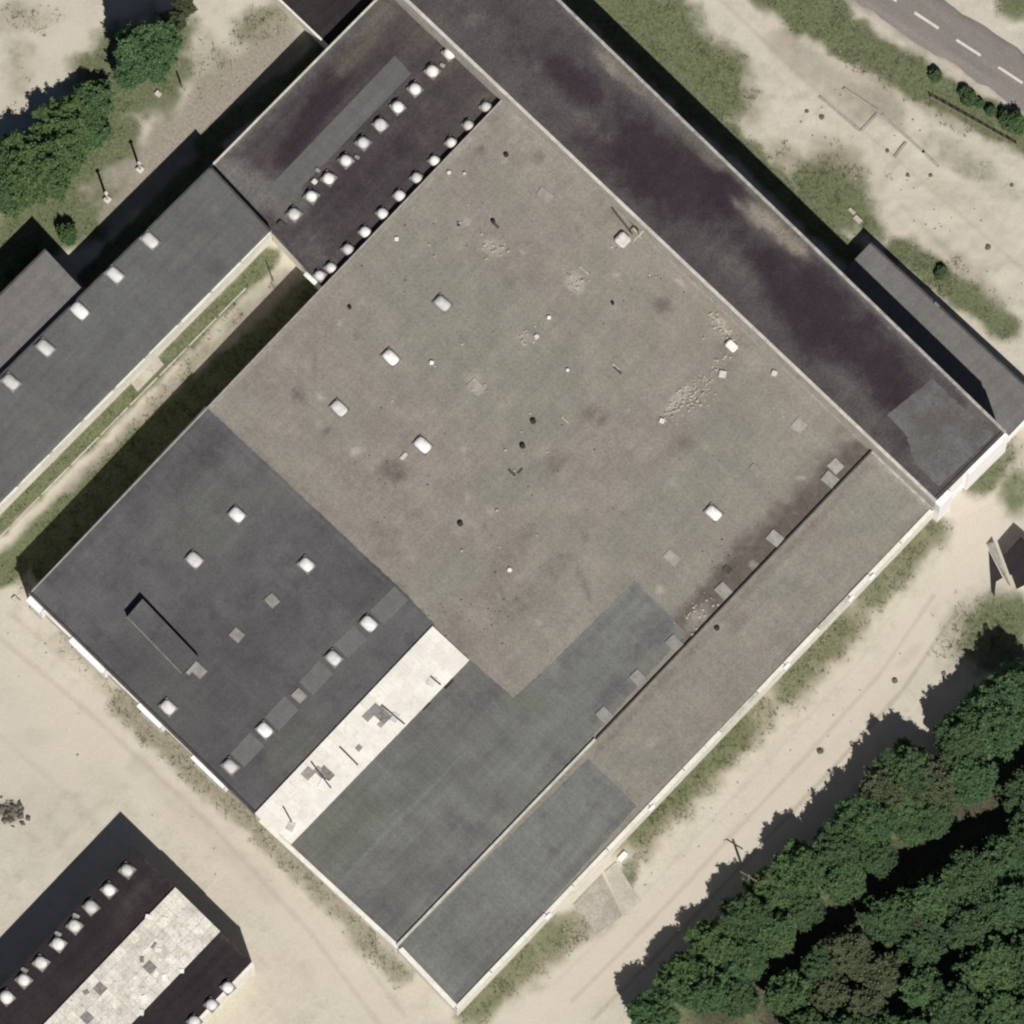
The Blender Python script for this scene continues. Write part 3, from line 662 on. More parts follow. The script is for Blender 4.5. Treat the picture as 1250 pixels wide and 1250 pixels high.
# --- south-east aisle of the hall, one slab higher
aisle_pts = [i2, mS, mE, i1]
aisle = thing('side_aisle', base(aisle_pts), 'long narrow side building with pale white outer wall along the dirt track', 'building')
h = H_AISLE
walls(aisle, aisle_pts, -0.2, h - .3, ['cream_wall', 'cream_wall', 'cream_wall', 'cream_wall'], skip=(2,))
sheet('roof', aisle_pts, h, .3, 'felt_main', aisle, .45,
      dark=[(1060, 570, 730, 915, 6, .35, 'c'), (780, 975, 1130, 630, 5, .25, 'c'), (900, 760, 30, 14, -45, .3)],
      light=[(1070, 560, 1135, 620, 3, .4, 'c'), (880, 765, 14, 8, 0, .35), (795, 905, 8, 8, 0, .4), (930, 720, 60, 10, -45, .2)],
      moss=[(1060, 620, 60, 40, 0, .7), (780, 930, 60, 20, 0, .7), (960, 700, 60, 22, -45, .3), (870, 830, 60, 22, -45, .3)], seed=501)
q = [W(x, y, h) for x, y in ((718, 926), (777, 984), (558, 1230), (487, 1155))]
q[2] = Vector((mS.x, mS.y, h)); q[3] = Vector((i2.x, i2.y, h))
sheet('felt_layer', q, h + .02, .018, 'felt_slate', aisle, .45, ragged=aisle_pts,
      dark=[(770, 985, 560, 1215, 9, .35, 'c'), (600, 1130, 40, 20, -45, .3), (740, 960, 30, 16, 0, .25)],
      light=[(720, 928, 775, 982, 2.5, .3, 'c'), (640, 1080, 580, 1140, 3, .25, 'c')], moss=[(540, 1150, 40, 50, 0, .4)], seed=601)
coping(aisle, mE, i1, h, .25, .14, 'coping', .0)
def edge_pt(px): # along the outer edge mS-mE
    return px
oe = (mE - mS); ol = oe.length; oe.normalize(); on = dV.copy()
def oalong(px): return (px - 558) / (1140 - 558) * ol
def obay(name, x0, x1, z0, z1, d0, d1, mat, parent=aisle):
    a = mS + oe * oalong(x0); b = mS + oe * oalong(x1)
    bm = bmesh.new(); prism(bm, [v2(a + on * d0), v2(a + on * d1), v2(b + on * d1), v2(b + on * d0)], z0, z1)
    return from_bm(name, bm, mat, parent)
random.seed(5)
xs = [558, 600, 667, 700, 742, 793, 835, 880, 925, 958, 1000, 1037, 1062, 1100, 1139]
for i in range(len(xs) - 1):
    obay('parapet', xs[i] + .4, xs[i + 1] - .4, h + .002, h + random.choice((.14, .18, .22, .10)), -.30, random.choice((.14, .18, .10)), 'cream_wall' if i not in (7, 10) else 'coping_pale')
for x in (667, 793, 958, 1037, 1062):
    obay('downpipe_hopper', x - 3, x + 3, h - 1.0, h + .3, .06, .34, 'white_wall')
for i in range(len(xs) - 1):
    w = xs[i + 1] - xs[i]
    wn_ = 2 if w > 36 else 1
    for k in range(wn_):
        c = xs[i] + w * (k + .5) / wn_
        obay('wall_panel', c - w / wn_ / 2 + .6, c + w / wn_ / 2 - .6, .3, h - .45, .004, .035, 'cream_wall')
dr = obay('gate', 700, 738, 0.05, 3.2, .004, .06, 'cream_wall')
sl_ = (mS - i2).normalized()
coping(aisle, i2 + sl_ * .3, mS - sl_ * .3, h + .032, .50, .16, 'cream_wall', .22, 'parapet')

# --- tall block to the north-east
tE = W(1228, 527, H_TALL); tdir = -dV
t_edge = (W(683, 0, H_TALL) - tE).normalized()
tNE = tE + t_edge * 95; tNW = mE - dV * 95
tNE.z = tNW.z = 0
tall_pts = [Vector((mE.x, mE.y, 0)), Vector((tE.x, tE.y, 0)), tNE, tNW]
tall = thing('tall_block', base(tall_pts), 'tall long block with dark stained roof and bright white end wall', 'building')
h = H_TALL
walls(tall, tall_pts, -0.2, h - .35, ['white_wall', 'grey_wall', 'grey_wall', 'coping_pale'])
sheet('roof', tall_pts, h, .35, 'felt_tall', tall, .4,
      dark=marks(30, 560, 0, 1200, 580, 10, 40, .3, .7) + [(700, 100, 30, 70, -45, .9), (800, 200, 60, 130, -50, 1.0), (1010, 395, 55, 130, -48, 1.1), (950, 330, 34, 80, -45, .95), (1090, 470, 40, 60, -45, 1.0), (1100, 580, 26, 20, 0, .4), (640, 60, 40, 40, 0, .3), (870, 230, 34, 70, -45, 1.0), (620, 20, 800, 200, 12, .3, 'c')],
      light=marks(24, 560, 0, 1200, 580, 8, 30, .15, .4) + [(690, 10, 1225, 522, 8, .7, 'c'), (790, 110, 880, 200, 14, .6, 'c'), (720, 150, 40, 26, 45, .35), (900, 330, 60, 20, 45, .35), (1030, 470, 50, 18, 45, .3), (620, 118, 1060, 545, 10, .12, 'c'), (1190, 505, 26, 18, 0, .55), (1190, 535, 46, 14, -43, .5), (1130, 560, 30, 22, 0, .4)],
      moss=[(938, 272, 42, 15, 42, 1.0), (972, 298, 30, 12, 45, .85), (745, 80, 40, 12, 45, .65), (770, 100, 30, 10, 45, .5), (905, 252, 20, 8, 45, .5), (1100, 400, 40, 12, 45, .3)], seed=701)
q = [W(x, y, h) for x, y in ((1141, 462), (1222, 525), (1176, 567), (1082, 508))]
q = [W(x, y, h) for x, y in ((1138, 462), (1170, 493), (1214, 530), (1176, 566), (1146, 594), (1118, 566), (1104, 528), (1083, 506))]
sheet('felt_patch', q, h + .02, .018, 'patch_blue', tall, .4, ragged=tall_pts)
coping(tall, tall_pts[1], tall_pts[2], h + .001, .30, .10, 'coping', .06)
coping(tall, tall_pts[3], tall_pts[0], h + .001, .34, .08, 'coping_pale', .08)
coping(tall, tall_pts[0] + (tall_pts[1] - tall_pts[0]).normalized() * .32, tall_pts[1] - (tall_pts[1] - tall_pts[0]).normalized() * .32, h + .001, .22, .12, 'coping_dark', -.10)
# white end wall: two projecting pieces, doors
ee = (tall_pts[1] - tall_pts[0]); eL = ee.length; ee.normalize()
def tb(name, s0, s1, z0, z1, d0, d1, mat, parent=tall):
    a = tall_pts[0] + ee * s0 * eL; b = tall_pts[0] + ee * s1 * eL
    bm = bmesh.new(); prism(bm, [v2(a + dV * d0), v2(b + dV * d0), v2(b + dV * d1), v2(a + dV * d1)], z0, z1); return from_bm(name, bm, mat, parent)
st = tb('stair_tower', .0, .18, -.1, h - .5, .003, .62, 'white_wall')
tb('end_bay', .44, .995, -.1, h - .45, .003, .42, 'white_wall')
tb('gate', .24, .41, .02, 3.4, .004, .06, 'white_wall')
# --- north block with two rows of domes
lN, lE = W(257, 202, H_WING), W(331, 281, H_WING)
nW = W(257, 203, H_NORTH); nd = (W(458, 0, H_NORTH) - nW).normalized()
def isect(p, d, q, e):
    # 2-D line crossing
    den = d.x * e.y - d.y * e.x; t = ((q.x - p.x) * e.y - (q.y - p.y) * e.x) / den; return Vector((p.x + d.x * t, p.y + d.y * t, 0))
nNn = isect(nW, nd, mE, -dV)
jd = (lE - lN).normalized()
nJ = isect(lN, jd, mW, dU)
north_pts = [Vector((nW.x, nW.y, 0)), nJ, Vector((mN.x, mN.y, 0)), nNn]
nblock = thing('north_block', base(north_pts), 'blackened flat roofed block with two rows of round white domes', 'building')
h = H_NORTH
walls(nblock, north_pts, -.2, h - .3, ['cream_wall', 'grey_wall', 'grey_wall', 'grey_wall'], skip=(1, 2))
sheet('roof', north_pts, h, .3, 'felt_north', nblock, .45,
      dark=[(410, 100, 350, 190, 18, 1.2, 'c'), (480, 60, 400, 120, 12, .5, 'c'), (350, 190, 22, 14, 20, .9), (430, 230, 60, 30, -45, .5), (470, 190, 60, 20, -45, .5)],
      light=[(290, 180, 440, 30, 9, .35, 'c'), (270, 210, 350, 250, 30, .85, 'c'), (460, 20, 40, 20, -45, .5), (380, 310, 50, 34, 0, .35), (262, 200, 470, -8, 3, .7, 'c')],
      moss=[(440, 60, 60, 14, -45, .7), (520, 30, 30, 40, 0, .5), (545, 85, 26, 12, -40, .6), (470, 12, 40, 16, 0, .5), (590, 120, 20, 10, -40, .6), (400, 200, 20, 8, -45, .5)], seed=801)
q = [W(x, y, h) for x, y in ((482, 68), (503, 90), (375, 214), (345, 205))]
sheet('felt_layer', [W(x, y, h) for x, y in ((482, 68), (502, 90), (352, 245), (325, 232))], h + .02, .018, 'felt_wing', nblock, .5, moss=[(440, 120, 30, 10, -45, .3)], seed=821)
coping(nblock, north_pts[3], north_pts[0], h + .001, .22, .14, 'coping_pale', .04)
coping(nblock, north_pts[0], north_pts[1], h + .001, .2, .10, 'coping_dark', -.02)
for k in range(10):
    skylight(nblock, 358.8 + 21.1 * k, 261 - 21.8 * k, h, 1.16, 1.24, .62, .9, .3, .15)
for px, py in ((594.3, 131.4), (572.8, 153.9), (552, 175), (531.5, 197), (509.7, 217.7), (488.8, 239.6), (468, 261.4), (446.8, 284), (425.7, 305), (405, 327.6), (391, 337)):
    skylight(nblock, px - 1, py - 1, h, 1.02, 1.1, .55, .9, .25, .15)
small(nblock, 'vent_box', 344, 275, h, .6, .4, 'coping_dark', 0, .9)
small(nblock, 'vent_cap', 384, 222, h, .5, .3, 'dome', 0, .5)
for px, py in ((388, 208), (436, 192), (540, 80)): small(nblock, 'vent_cap', px, py, h, .35, .25, 'cap', .2, .5)
small(nblock, 'loose_sheet', 379, 340, h + .001, .45, .12, 'dome', 0, 1.5)

# --- west wing along the alley
wdir = (W(0, 457, H_WING) - lN).normalized()
sdir = (W(0, 614, H_WING) - lE).normalized()
wa, wb = lN + wdir * 46, lE + sdir * 46
wing_pts = [Vector((p.x, p.y, 0)) for p in (lN, wa, wb, lE)]
wing = thing('west_wing', base(wing_pts), 'long grey roofed wing with one row of oblong skylights along its far edge', 'building')
h = H_WING
walls(wing, wing_pts, -.2, h - .3, ['grey_wall', 'grey_wall', 'cream_wall', 'grey_wall'])
sheet('roof', wing_pts, h, .3, 'felt_wing', wing, .5, dark=[(270, 330, 20, 14, 0, .5), (100, 470, 50, 20, -45, .3), (200, 250, 60, 20, -45, .2)],
      light=[(325, 286, 0, 610, 4, .3, 'c'), (265, 255, 8, 8, 0, .4)], moss=[(240, 300, 60, 20, -45, .3), (160, 440, 80, 12, -45, .4), (60, 520, 50, 40, -45, .3)], seed=901)
for px, py in ((183, 293), (140, 335), (97, 379), (55, 424), (13, 466)):
    skylight(wing, px, py, h, 1.2, 1.75, .42, .55, .25)
sl = (wing_pts[3] - wing_pts[2]).normalized(); sn = Vector((sl.y, -sl.x, 0))
def wbay(name, s0, s1, z0, z1, d0, d1, mat, parent=wing):
    a = wing_pts[3] - sl * s0; b = wing_pts[3] - sl * s1
    bm = bmesh.new(); prism(bm, [v2(a + sn * d0), v2(b + sn * d0), v2(b + sn * d1), v2(a + sn * d1)], z0, z1); return from_bm(name, bm, mat, parent)
for k, s in enumerate((0.2, 4.3, 8.5, 13.0, 17.6, 22.0, 26.4, 30.8, 35.2)):
    wbay('eaves_panel', s + .05, s + 4.0, h - .55, h - .02, .004, .16 + .05 * (k % 3), 'cream_wall')
    wbay('wall_panel', s + .06, s + 3.98, .3, h - .58, .004, .04, 'cream_wall')
coping(wing, wing_pts[3], wing_pts[0], h + .001, .2, .08, 'coping_dark', -.03)
coping(wing, wing_pts[0], wing_pts[1], h + .001, .2, .08, 'coping_dark', -.03)

# --- small annexes
def annex(name, label, pts, h, felt, wallmats, skip, seed, cop=None, **st):
    t = thing(name, base(pts), label, 'building')
    walls(t, pts, -.2, h - .25, wallmats, skip); sheet('roof', pts, h, .25, felt, t, .5, seed=seed, **st)
    for (i, m) in (cop or ()): coping(t, pts[i], pts[(i + 1) % len(pts)], h + .001, .2, .07, m, .03)
    return t
aN = W(55, 304, H_WANNEX); aE_ = isect(aN, jd, lN, wdir)
pts = [Vector((aN.x, aN.y, 0)), Vector((aN.x, aN.y, 0)) + wdir * 20, aE_ + wdir * 20, aE_]
annex('lean_to_annex', 'plain mid grey roofed annex joined to the rear of the west wing', pts, H_WANNEX, 'felt_annex', 'grey_wall', (2,), 1001, ((0, 'coping_dark'),), dark=[(60, 345, 20, 10, 0, .3)])
kS = W(398, 55, H_TANNEX); kW = W(353, 12, H_TANNEX)
kd = (kW - kS).normalized(); kS2 = isect(kS, kd, nW, nd)
pts = [kS2, kS2 + nd * 14, kS2 + nd * 14 + kd * 9, kS2 + kd * 9]
annex('low_rear_annex', 'low dark roofed annex with a pale edge behind the north block', [Vector((p.x, p.y, 0)) for p in pts], H_TANNEX, 'felt_store', ['grey_wall', 'grey_wall', 'grey_wall', 'cream_wall'], (0,), 1051, ((3, 'cream_wall'),))
eW = W(1045, 314, H_EANNEX); eN = W(1063, 296, H_EANNEX); eD = (W(1252, 470, H_EANNEX) - eN).normalized()
eA = isect(eN, dU, tE, t_edge); eB = Vector((tE.x, tE.y, 0)); eC = isect(eB, dU, eN, eD)
pts = [eA, eB, eC, Vector((eN.x, eN.y, 0))]
ea = annex('loading_annex', 'low mid grey roofed annex half in the shadow of the tall block', pts, H_EANNEX, 'felt_annex', ['grey_wall', 'white_wall', 'grey_wall', 'grey_wall'], (0,), 1101, ((1, 'white_wall'), (2, 'coping_dark')), dark=[(1143, 373, 5, 7, 0, .6)])
small(ea, 'vent_cap', 1143, 372, H_EANNEX, .3, .35, 'steel', 0, .6)

# --- store building in the south-west
sN, sE_ = W(163, 1034, H_STORE), W(310, 1177, H_STORE)
pts = [Vector((p.x, p.y, 0)) for p in (sN, sN - dU * 34, sE_ - dU * 34, sE_)]
store = thing('store_building', base(pts), 'black roofed storage building with a broad dirty white roof strip and dome rows', 'building')
h = H_STORE
walls(store, pts, -.2, h - .3, ['grey_wall', 'grey_wall', 'cream_wall', 'grey_wall'])
sheet('roof', pts, h, .3, 'felt_store', store, .5, dark=[(120, 1120, 50, 20, -45, .4)], light=[(180, 1050, 300, 1168, 4, .3, 'c')], moss=[(170, 1090, 50, 16, -45, .5)], seed=1201)
for px, py in ((155, 1062), (133, 1086), (111, 1107), (91, 1130), (71, 1152), (50, 1175), (29, 1196), (8, 1217)):
    skylight(store, px, py, h, 1.2, 1.28, .6, .88, .3, .12)
for px, py in ((278, 1205), (258, 1226), (237, 1247)):
    skylight(store, px, py, h, 1.1, 1.15, .55, .88, .28, .12)
for px, py in ((93, 1118), (30, 1184), (71, 1140)): small(store, 'vent_cap', px, py, h, .35, .3, 'cap', .3, .7)
q = [W(x, y, h + .25) for x, y in ((214, 1083), (269, 1137), (100, 1313), (45, 1259))]
bm = bmesh.new(); prism(bm, inset([v2(p) for p in q], .08), h + .01, h + .2); from_bm('panel_curb', bm, 'curb', store)
random.seed(21)
miss = {(random.randrange(5, 20), random.randrange(6)) for _ in range(4)}
strip_panels(store, q, h + .22, 20, 6, 'sheet_dirty', missing=miss, gap=.015, tilt=.05)
for _ in range(16):
    s, t = random.random() * .75, random.random()
    px = 214 + 55 * t - 169 * s; py = 1083 + 54 * t + 176 * s
    small(store, 'loose_sheet', px, py, h + .31, random.uniform(.3, .7), .05, random.choice(('dome', 'dome', 'curb', 'sheet_white')), random.random() * 3, random.uniform(.3, .7))
for i, m_ in ((2, 'cream_wall'),):
    coping(store, pts[i], pts[(i + 1) % 4], h + .001, .22 if i != 2 else .34, .12, m_, .04)

# --- dark shed at the right edge
h = 3.0
sh = [W(x, y, z) for x, y, z in ((1246, 655, 2.6), (1226, 678, 2.6), (1241, 719, 2.6), (1292, 694, 2.6))]
shed = thing('shed', base(sh), 'small dark roofed shed standing beside the dirt track', 'shed')
bm = bmesh.new()
def rpoly(bm, P3, th):
    lo = [bm.verts.new(p - Vector((0, 0, th))) for p in P3]; hi = [bm.verts.new(p) for p in P3]; n = len(P3)
    bm.faces.new(hi); bm.faces.new(lo[::-1])
    for i in range(n): bm.faces.new((lo[i], lo[(i + 1) % n], hi[(i + 1) % n], hi[i]))
rpoly(bm, sh, .12); from_bm('roof', bm, 'felt_store', shed)
cs = inset([v2(p) for p in sh], .3)
wi = inset(cs, .15)
for i in range(4):
    bm = bmesh.new(); z = min(sh[i].z, sh[(i + 1) % 4].z) - .13
    prism(bm, [cs[i], cs[(i + 1) % 4], wi[(i + 1) % 4], wi[i]], -.15, z); from_bm('wall', bm, 'wood' if i != 2 else 'cream_wall', shed)
# a flat dark trailer frame and a pale board leaning by the shed
def flat_thing(name, label, cat, pix, zs, th, mat):
    P3 = [W(x, y, z) for (x, y), z in zip(pix, zs)]
    bm = bmesh.new(); rpoly(bm, P3, th); o_ = from_bm(name, bm, mat); tag(o_, label, cat); return o_
flat_thing('leaning_board', 'long pale grey board sloping against the shed wall', 'board', ((1204, 664), (1214, 661), (1234, 716), (1230, 712)), (.12, 1.0, 1.0, .12), .06, 'coping')
flat_thing('tarpaulin', 'dark wedge shaped tarpaulin on the ground beside the pale board', 'tarpaulin', ((1207, 672), (1224, 705), (1216, 710), (1214, 728), (1210, 722)), (.16, .22, .2, .14, .14), .1, 'felt_store')

# ------------------------------------------------------------------ concrete aprons, old foundations
def slab(name, pix, z, mat, label=None, cat=None, th=.25):
    bm = bmesh.new(); prism(bm, [v2(W(x, y, z)) for x, y in pix], z - th, z)
    o_ = from_bm(name, bm, mat)
    if label: tag(o_, label, cat)
    else: struct(o_)
    return o_
slab('pavement', ((738, 1064), (752, 1052), (782, 1100), (762, 1118)), .17, 'concrete')
slab('pavement', ((700, 1104), (735, 1067), (760, 1118), (728, 1140)), .12, 'concrete_dark')
slab('pavement', ((150, 455), (185, 425), (200, 445), (168, 478)), .10, 'concrete')
def strip(name, a, b, w, z, mat, label, cat, group=None, parent=None):
    pa, pb = W(*a), W(*b); d = (pb - pa).normalized(); nn = Vector((-d.y, d.x, 0)) * w / 2
    bm = bmesh.new(); prism(bm, [v2(pa - nn), v2(pb - nn), v2(pb + nn), v2(pa + nn)], -.2, z)
    o_ = from_bm(name, bm, mat, parent)
    if label: tag(o_, label, cat, group)
    return o_
fd = thing('foundation', W(1050, 130), 'remains of a rectangular concrete foundation in the sandy ground', 'foundation')
for a, b in (((1000, 118), (1050, 160)), ((1051, 160), (1072, 138)), ((1072, 136), (1030, 108)), ((1076, 140), (1128, 186)), ((1092, 192), (1106, 174)), ((1126, 184), (1146, 204))):
    strip('kerb', a, b, .28, .14, 'concrete_dark', None, None, None, fd)
# pale kerb edge beside the alley path
kp = thing('alley_kerb', W(160, 500), 'thin pale kerb running along the grass of the alley', 'kerb')
for i in range(9):
    x0 = 300 - i * 36; y0 = 352 + i * 36.4
    strip('kerb', (x0, y0), (x0 - 33, y0 + 33.4), .16, .10, 'concrete', None, None, None, kp)

# ------------------------------------------------------------------ posts and small things
def post(px, py, hh, r, label, name='concrete_post', group=None, mat='coping_pale', foot=True):
    p = onground(px, py); t = thing(name, p, label, 'post', group)
    bm = bmesh.new(); tube(bm, (0, 0, -.2), (0, 0, hh), r, r * .75, 8); s_ = from_bm('shaft', bm, mat, t); s_.matrix_parent_inverse = Matrix()
    if foot:
        bm = bmesh.new(); box(bm, (0, 0, -.1), .62, .62, .55, dU, .05); f_ = from_bm('footing', bm, 'dome', t); f_.matrix_parent_inverse = Matrix()
        bm = bmesh.new(); tube(bm, (0, 0, hh), (0, 0, hh + .12), r * 1.5, r * 1.1, 8); f_ = from_bm('cap', bm, mat, t); f_.matrix_parent_inverse = Matrix()
    return t
post(131, 244, 4.2, .15, 'concrete post with white footing closest to the annex corner', group=None)
post(171, 207, 4.0, .15, 'concrete post with white footing beside the rear of the west wing')
post(222, 106, 2.2, .12, 'short thin post on the grey yard beside the green bush', 'short_post', mat='wood', foot=False)
post(333, 343, 3.0, .08, 'thin post standing in the alley between wing and hall', 'thin_post', mat='wood', foot=False)
pp = post(913, 1078, 6.2, .16, 'tall timber utility pole at the edge of the wood by the track', 'utility_pole', mat='wood', foot=False)
bm = bmesh.new(); tube(bm, Vector((-.8, .5, 5.6)), Vector((.8, -.5, 5.6)), .07, .07, 6); c_ = from_bm('crossarm', bm, 'wood', pp); c_.matrix_parent_inverse = Matrix()

def rockmesh(s, seed):
    r = random.Random(seed); bm = bmesh.new(); bmesh.ops.create_icosphere(bm, subdivisions=2, radius=s)
    for v in bm.verts: v.co = v.co * r.uniform(.75, 1.2); v.co.z *= .7
    return bm
for i, (px, py, s, lab) in enumerate(((1001, 917, .32, 'dark round stone on the bare middle of the track'), (1092, 831, .30, 'dark stone on the sandy track closest to the shed'), (1152, 822, .24, 'small dark stone at the grassy side of the track'),
                                   (985, 136, .2, 'dark lump in the sand beside the foundation'), (1003, 143, .26, 'larger dark lump in the sand near the foundation corner'), (1083, 184, .2, 'stone lying inside the foundation outline'),
                                   (1108, 214, .2, 'dark stone south of the foundation'), (1136, 214, .22, 'dark stone with long shadow on the open sand'), (1235, 226, .2, 'lone dark stone on sand at the verge fence'), (1206, 302, .3, 'dark tall boulder on the pale sand bank'))):
    o_ = from_bm('stone', rockmesh(s, i), 'rock', None); p = onground(px, py); o_.location = (p.x, p.y, p.z + s * .25); tag(o_, lab, 'stone')
def crate(px, py, a, b, hh, label, mat, name='crate', cat='crate'):
    p = onground(px, py); bm = bmesh.new(); box(bm, (0, 0, 0), a, b, hh, dU, .04)
    bmesh.ops.inset_individual(bm, faces=[f for f in bm.faces if f.normal.z > .9 and f.calc_area() > .1], thickness=.06, depth=-.03)
    o_ = from_bm(name, bm, mat); o_.location = (p.x, p.y, p.z - .06); tag(o_, label, cat)
crate(760, 1046, 1.0, .5, .5, 'small white crate by the pale outer wall above the concrete apron', 'white_wall')
crate(193, 115, .5, .6, .4, 'small pale box on the grey yard by the green bush', 'coping_pale', 'box', 'box')
crate(20, 733, .5, .9, .4, 'pale block at the west corner of the hall', 'coping_pale', 'concrete_block', 'block')
crate(1047, 268, .5, .9, .35, 'pale slab lying on grass near the end of the low loading annex', 'concrete', 'concrete_slab', 'slab')
crate(1040, 258, .35, .8, .3, 'narrow pale slab on grass behind the tall block', 'concrete', 'concrete_slab', 'slab')

# rubble scattered on the hall roof along a torn seam
def rubble(name, label, lines, h, n, smin, smax, mat, seed, cat='rubble'):
    r = random.Random(seed); V = []; F = []
    for (x0, y0, x1, y1, sp, k) in lines:
        for _ in range(int(n * k)):
            t = r.random(); px = x0 + (x1 - x0) * t + r.gauss(0, sp); py = y0 + (y1 - y0) * t + r.gauss(0, sp)
            c = W(px, py, h) if h else onground(px, py); s = r.uniform(smin, smax); a = r.uniform(0, 3.14); e = r.uniform(.4, 1)
            b = len(V)
            for dz in (0, s * r.uniform(.3, .7)):
                for q in range(4):
                    an = a + q * math.pi / 2; V.append((c.x + math.cos(an) * s * (e if q % 2 else 1), c.y + math.sin(an) * s * (e if q % 2 else 1), c.z + dz))
            F += [(b + 4, b + 5, b + 6, b + 7)] + [(b + q, b + (q + 1) % 4, b + 4 + (q + 1) % 4, b + 4 + q) for q in range(4)]
    me = raw_mesh(name, V, F); return tag(link(name, me, mat), label, cat, kind='stuff')
rubble('roof_rubble', 'pale rubble crumbs strewn along torn seams of the hall roof', [(868, 386, 893, 418, 5, .8), (890, 435, 812, 510, 5, 2.2), (838, 495, 860, 475, 7, 1.2), (700, 335, 708, 355, 7, .6), (630, 411, 655, 413, 4, .5), (578, 460, 588, 485, 6, .4),
                                                        (832, 765, 868, 730, 9, .7), (590, 300, 615, 305, 8, .4), (640, 160, 1050, 540, 60, .6), (500, 420, 700, 640, 70, .5)], H_MAIN, 46, .06, .20, 'debris', 3)
rubble('roof_litter', 'dark litter crumbs on the hall roof', [(860, 690, 900, 690, 16, .5), (540, 760, 600, 740, 26, .7), (450, 560, 480, 600, 30, .4), (600, 640, 900, 560, 90, .6), (420, 330, 600, 260, 50, .3), (720, 330, 780, 380, 30, .3)], H_MAIN, 46, .04, .13, 'rock', 4, 'litter')
rubble('yard_litter', 'scattered stones and scraps on the sandy ground', [(980, 100, 1200, 260, 30, .5), (1100, 250, 1240, 380, 30, .4), (50, 780, 300, 1050, 40, .6), (250, 100, 330, 40, 18, .7), (280, 170, 330, 110, 8, .5), (780, 1100, 1100, 800, 16, .4), (640, 1190, 760, 1090, 8, .5), (1130, 650, 960, 830, 8, .5)], 0, 60, .05, .15, 'concrete_dark', 5)
rubble('brush_heap', 'heap of dark scraps on the pale yard west of the store', [(0, 985, 22, 995, 6, 1)], 0, 60, .12, .4, 'rock', 6, 'heap')

# ------------------------------------------------------------------ leaves
def leaf_mat(name, c1, c2, c3):
    m, nt, p = new_mat(name); g = NG(nt)
    A = g.attr('tone'); oi = g.n('ShaderNodeObjectInfo')
    col = g.mix(A[0], c1, c2); col = g.mix(g.math('MULTIPLY', oi.outputs['Random'], .75), col, c3)
    col = g.mix(1., col, g.grey(g.ramp(A[1], 0, 1, .5, 1.5)), 'MULTIPLY')
    g.l(col, p.inputs['Base Color']); p.inputs['Roughness'].default_value = .7; p.inputs['Specular IOR Level'].default_value = .2
    tr = g.n('ShaderNodeBsdfTranslucent'); g.l(col, tr.inputs[0])
    mx = g.n('ShaderNodeMixShader'); mx.inputs[0].default_value = .35
    out = [o_ for o_ in nt.nodes if o_.type == 'OUTPUT_MATERIAL'][0]
    g.l(p.outputs[0], mx.inputs[1]); g.l(tr.outputs[0], mx.inputs[2]); g.l(mx.outputs[0], out.inputs[0])
    return m
MT['leaf_dark'] = leaf_mat('dark_green_leaves', (0.066, 0.118, 0.055), (0.098, 0.158, 0.070), (0.085, 0.130, 0.062))
MT['leaf_mid'] = leaf_mat('mid_green_leaves', (0.080, 0.145, 0.062), (0.125, 0.200, 0.080), (0.080, 0.150, 0.072))
MT['leaf_yellow'] = leaf_mat('yellowish_green_leaves', (0.092, 0.160, 0.062), (0.140, 0.205, 0.080), (0.11, 0.165, 0.07))
MT['leaf_bright'] = leaf_mat('fresh_green_leaves', (0.085, 0.160, 0.072), (0.125, 0.210, 0.092), (0.10, 0.18, 0.08))
MT['leaf_olive'] = leaf_mat('olive_brown_leaves', (0.100, 0.120, 0.066), (0.135, 0.155, 0.085), (0.11, 0.13, 0.072))
MT['grass_blade'] = leaf_mat('grass_blades', (0.105, 0.130, 0.066), (0.190, 0.195, 0.118), (0.12, 0.14, 0.075))
MT['weed_blade'] = leaf_mat('dry_weed_blades', (0.15, 0.145, 0.08), (0.26, 0.235, 0.155), (0.16, 0.15, 0.09))

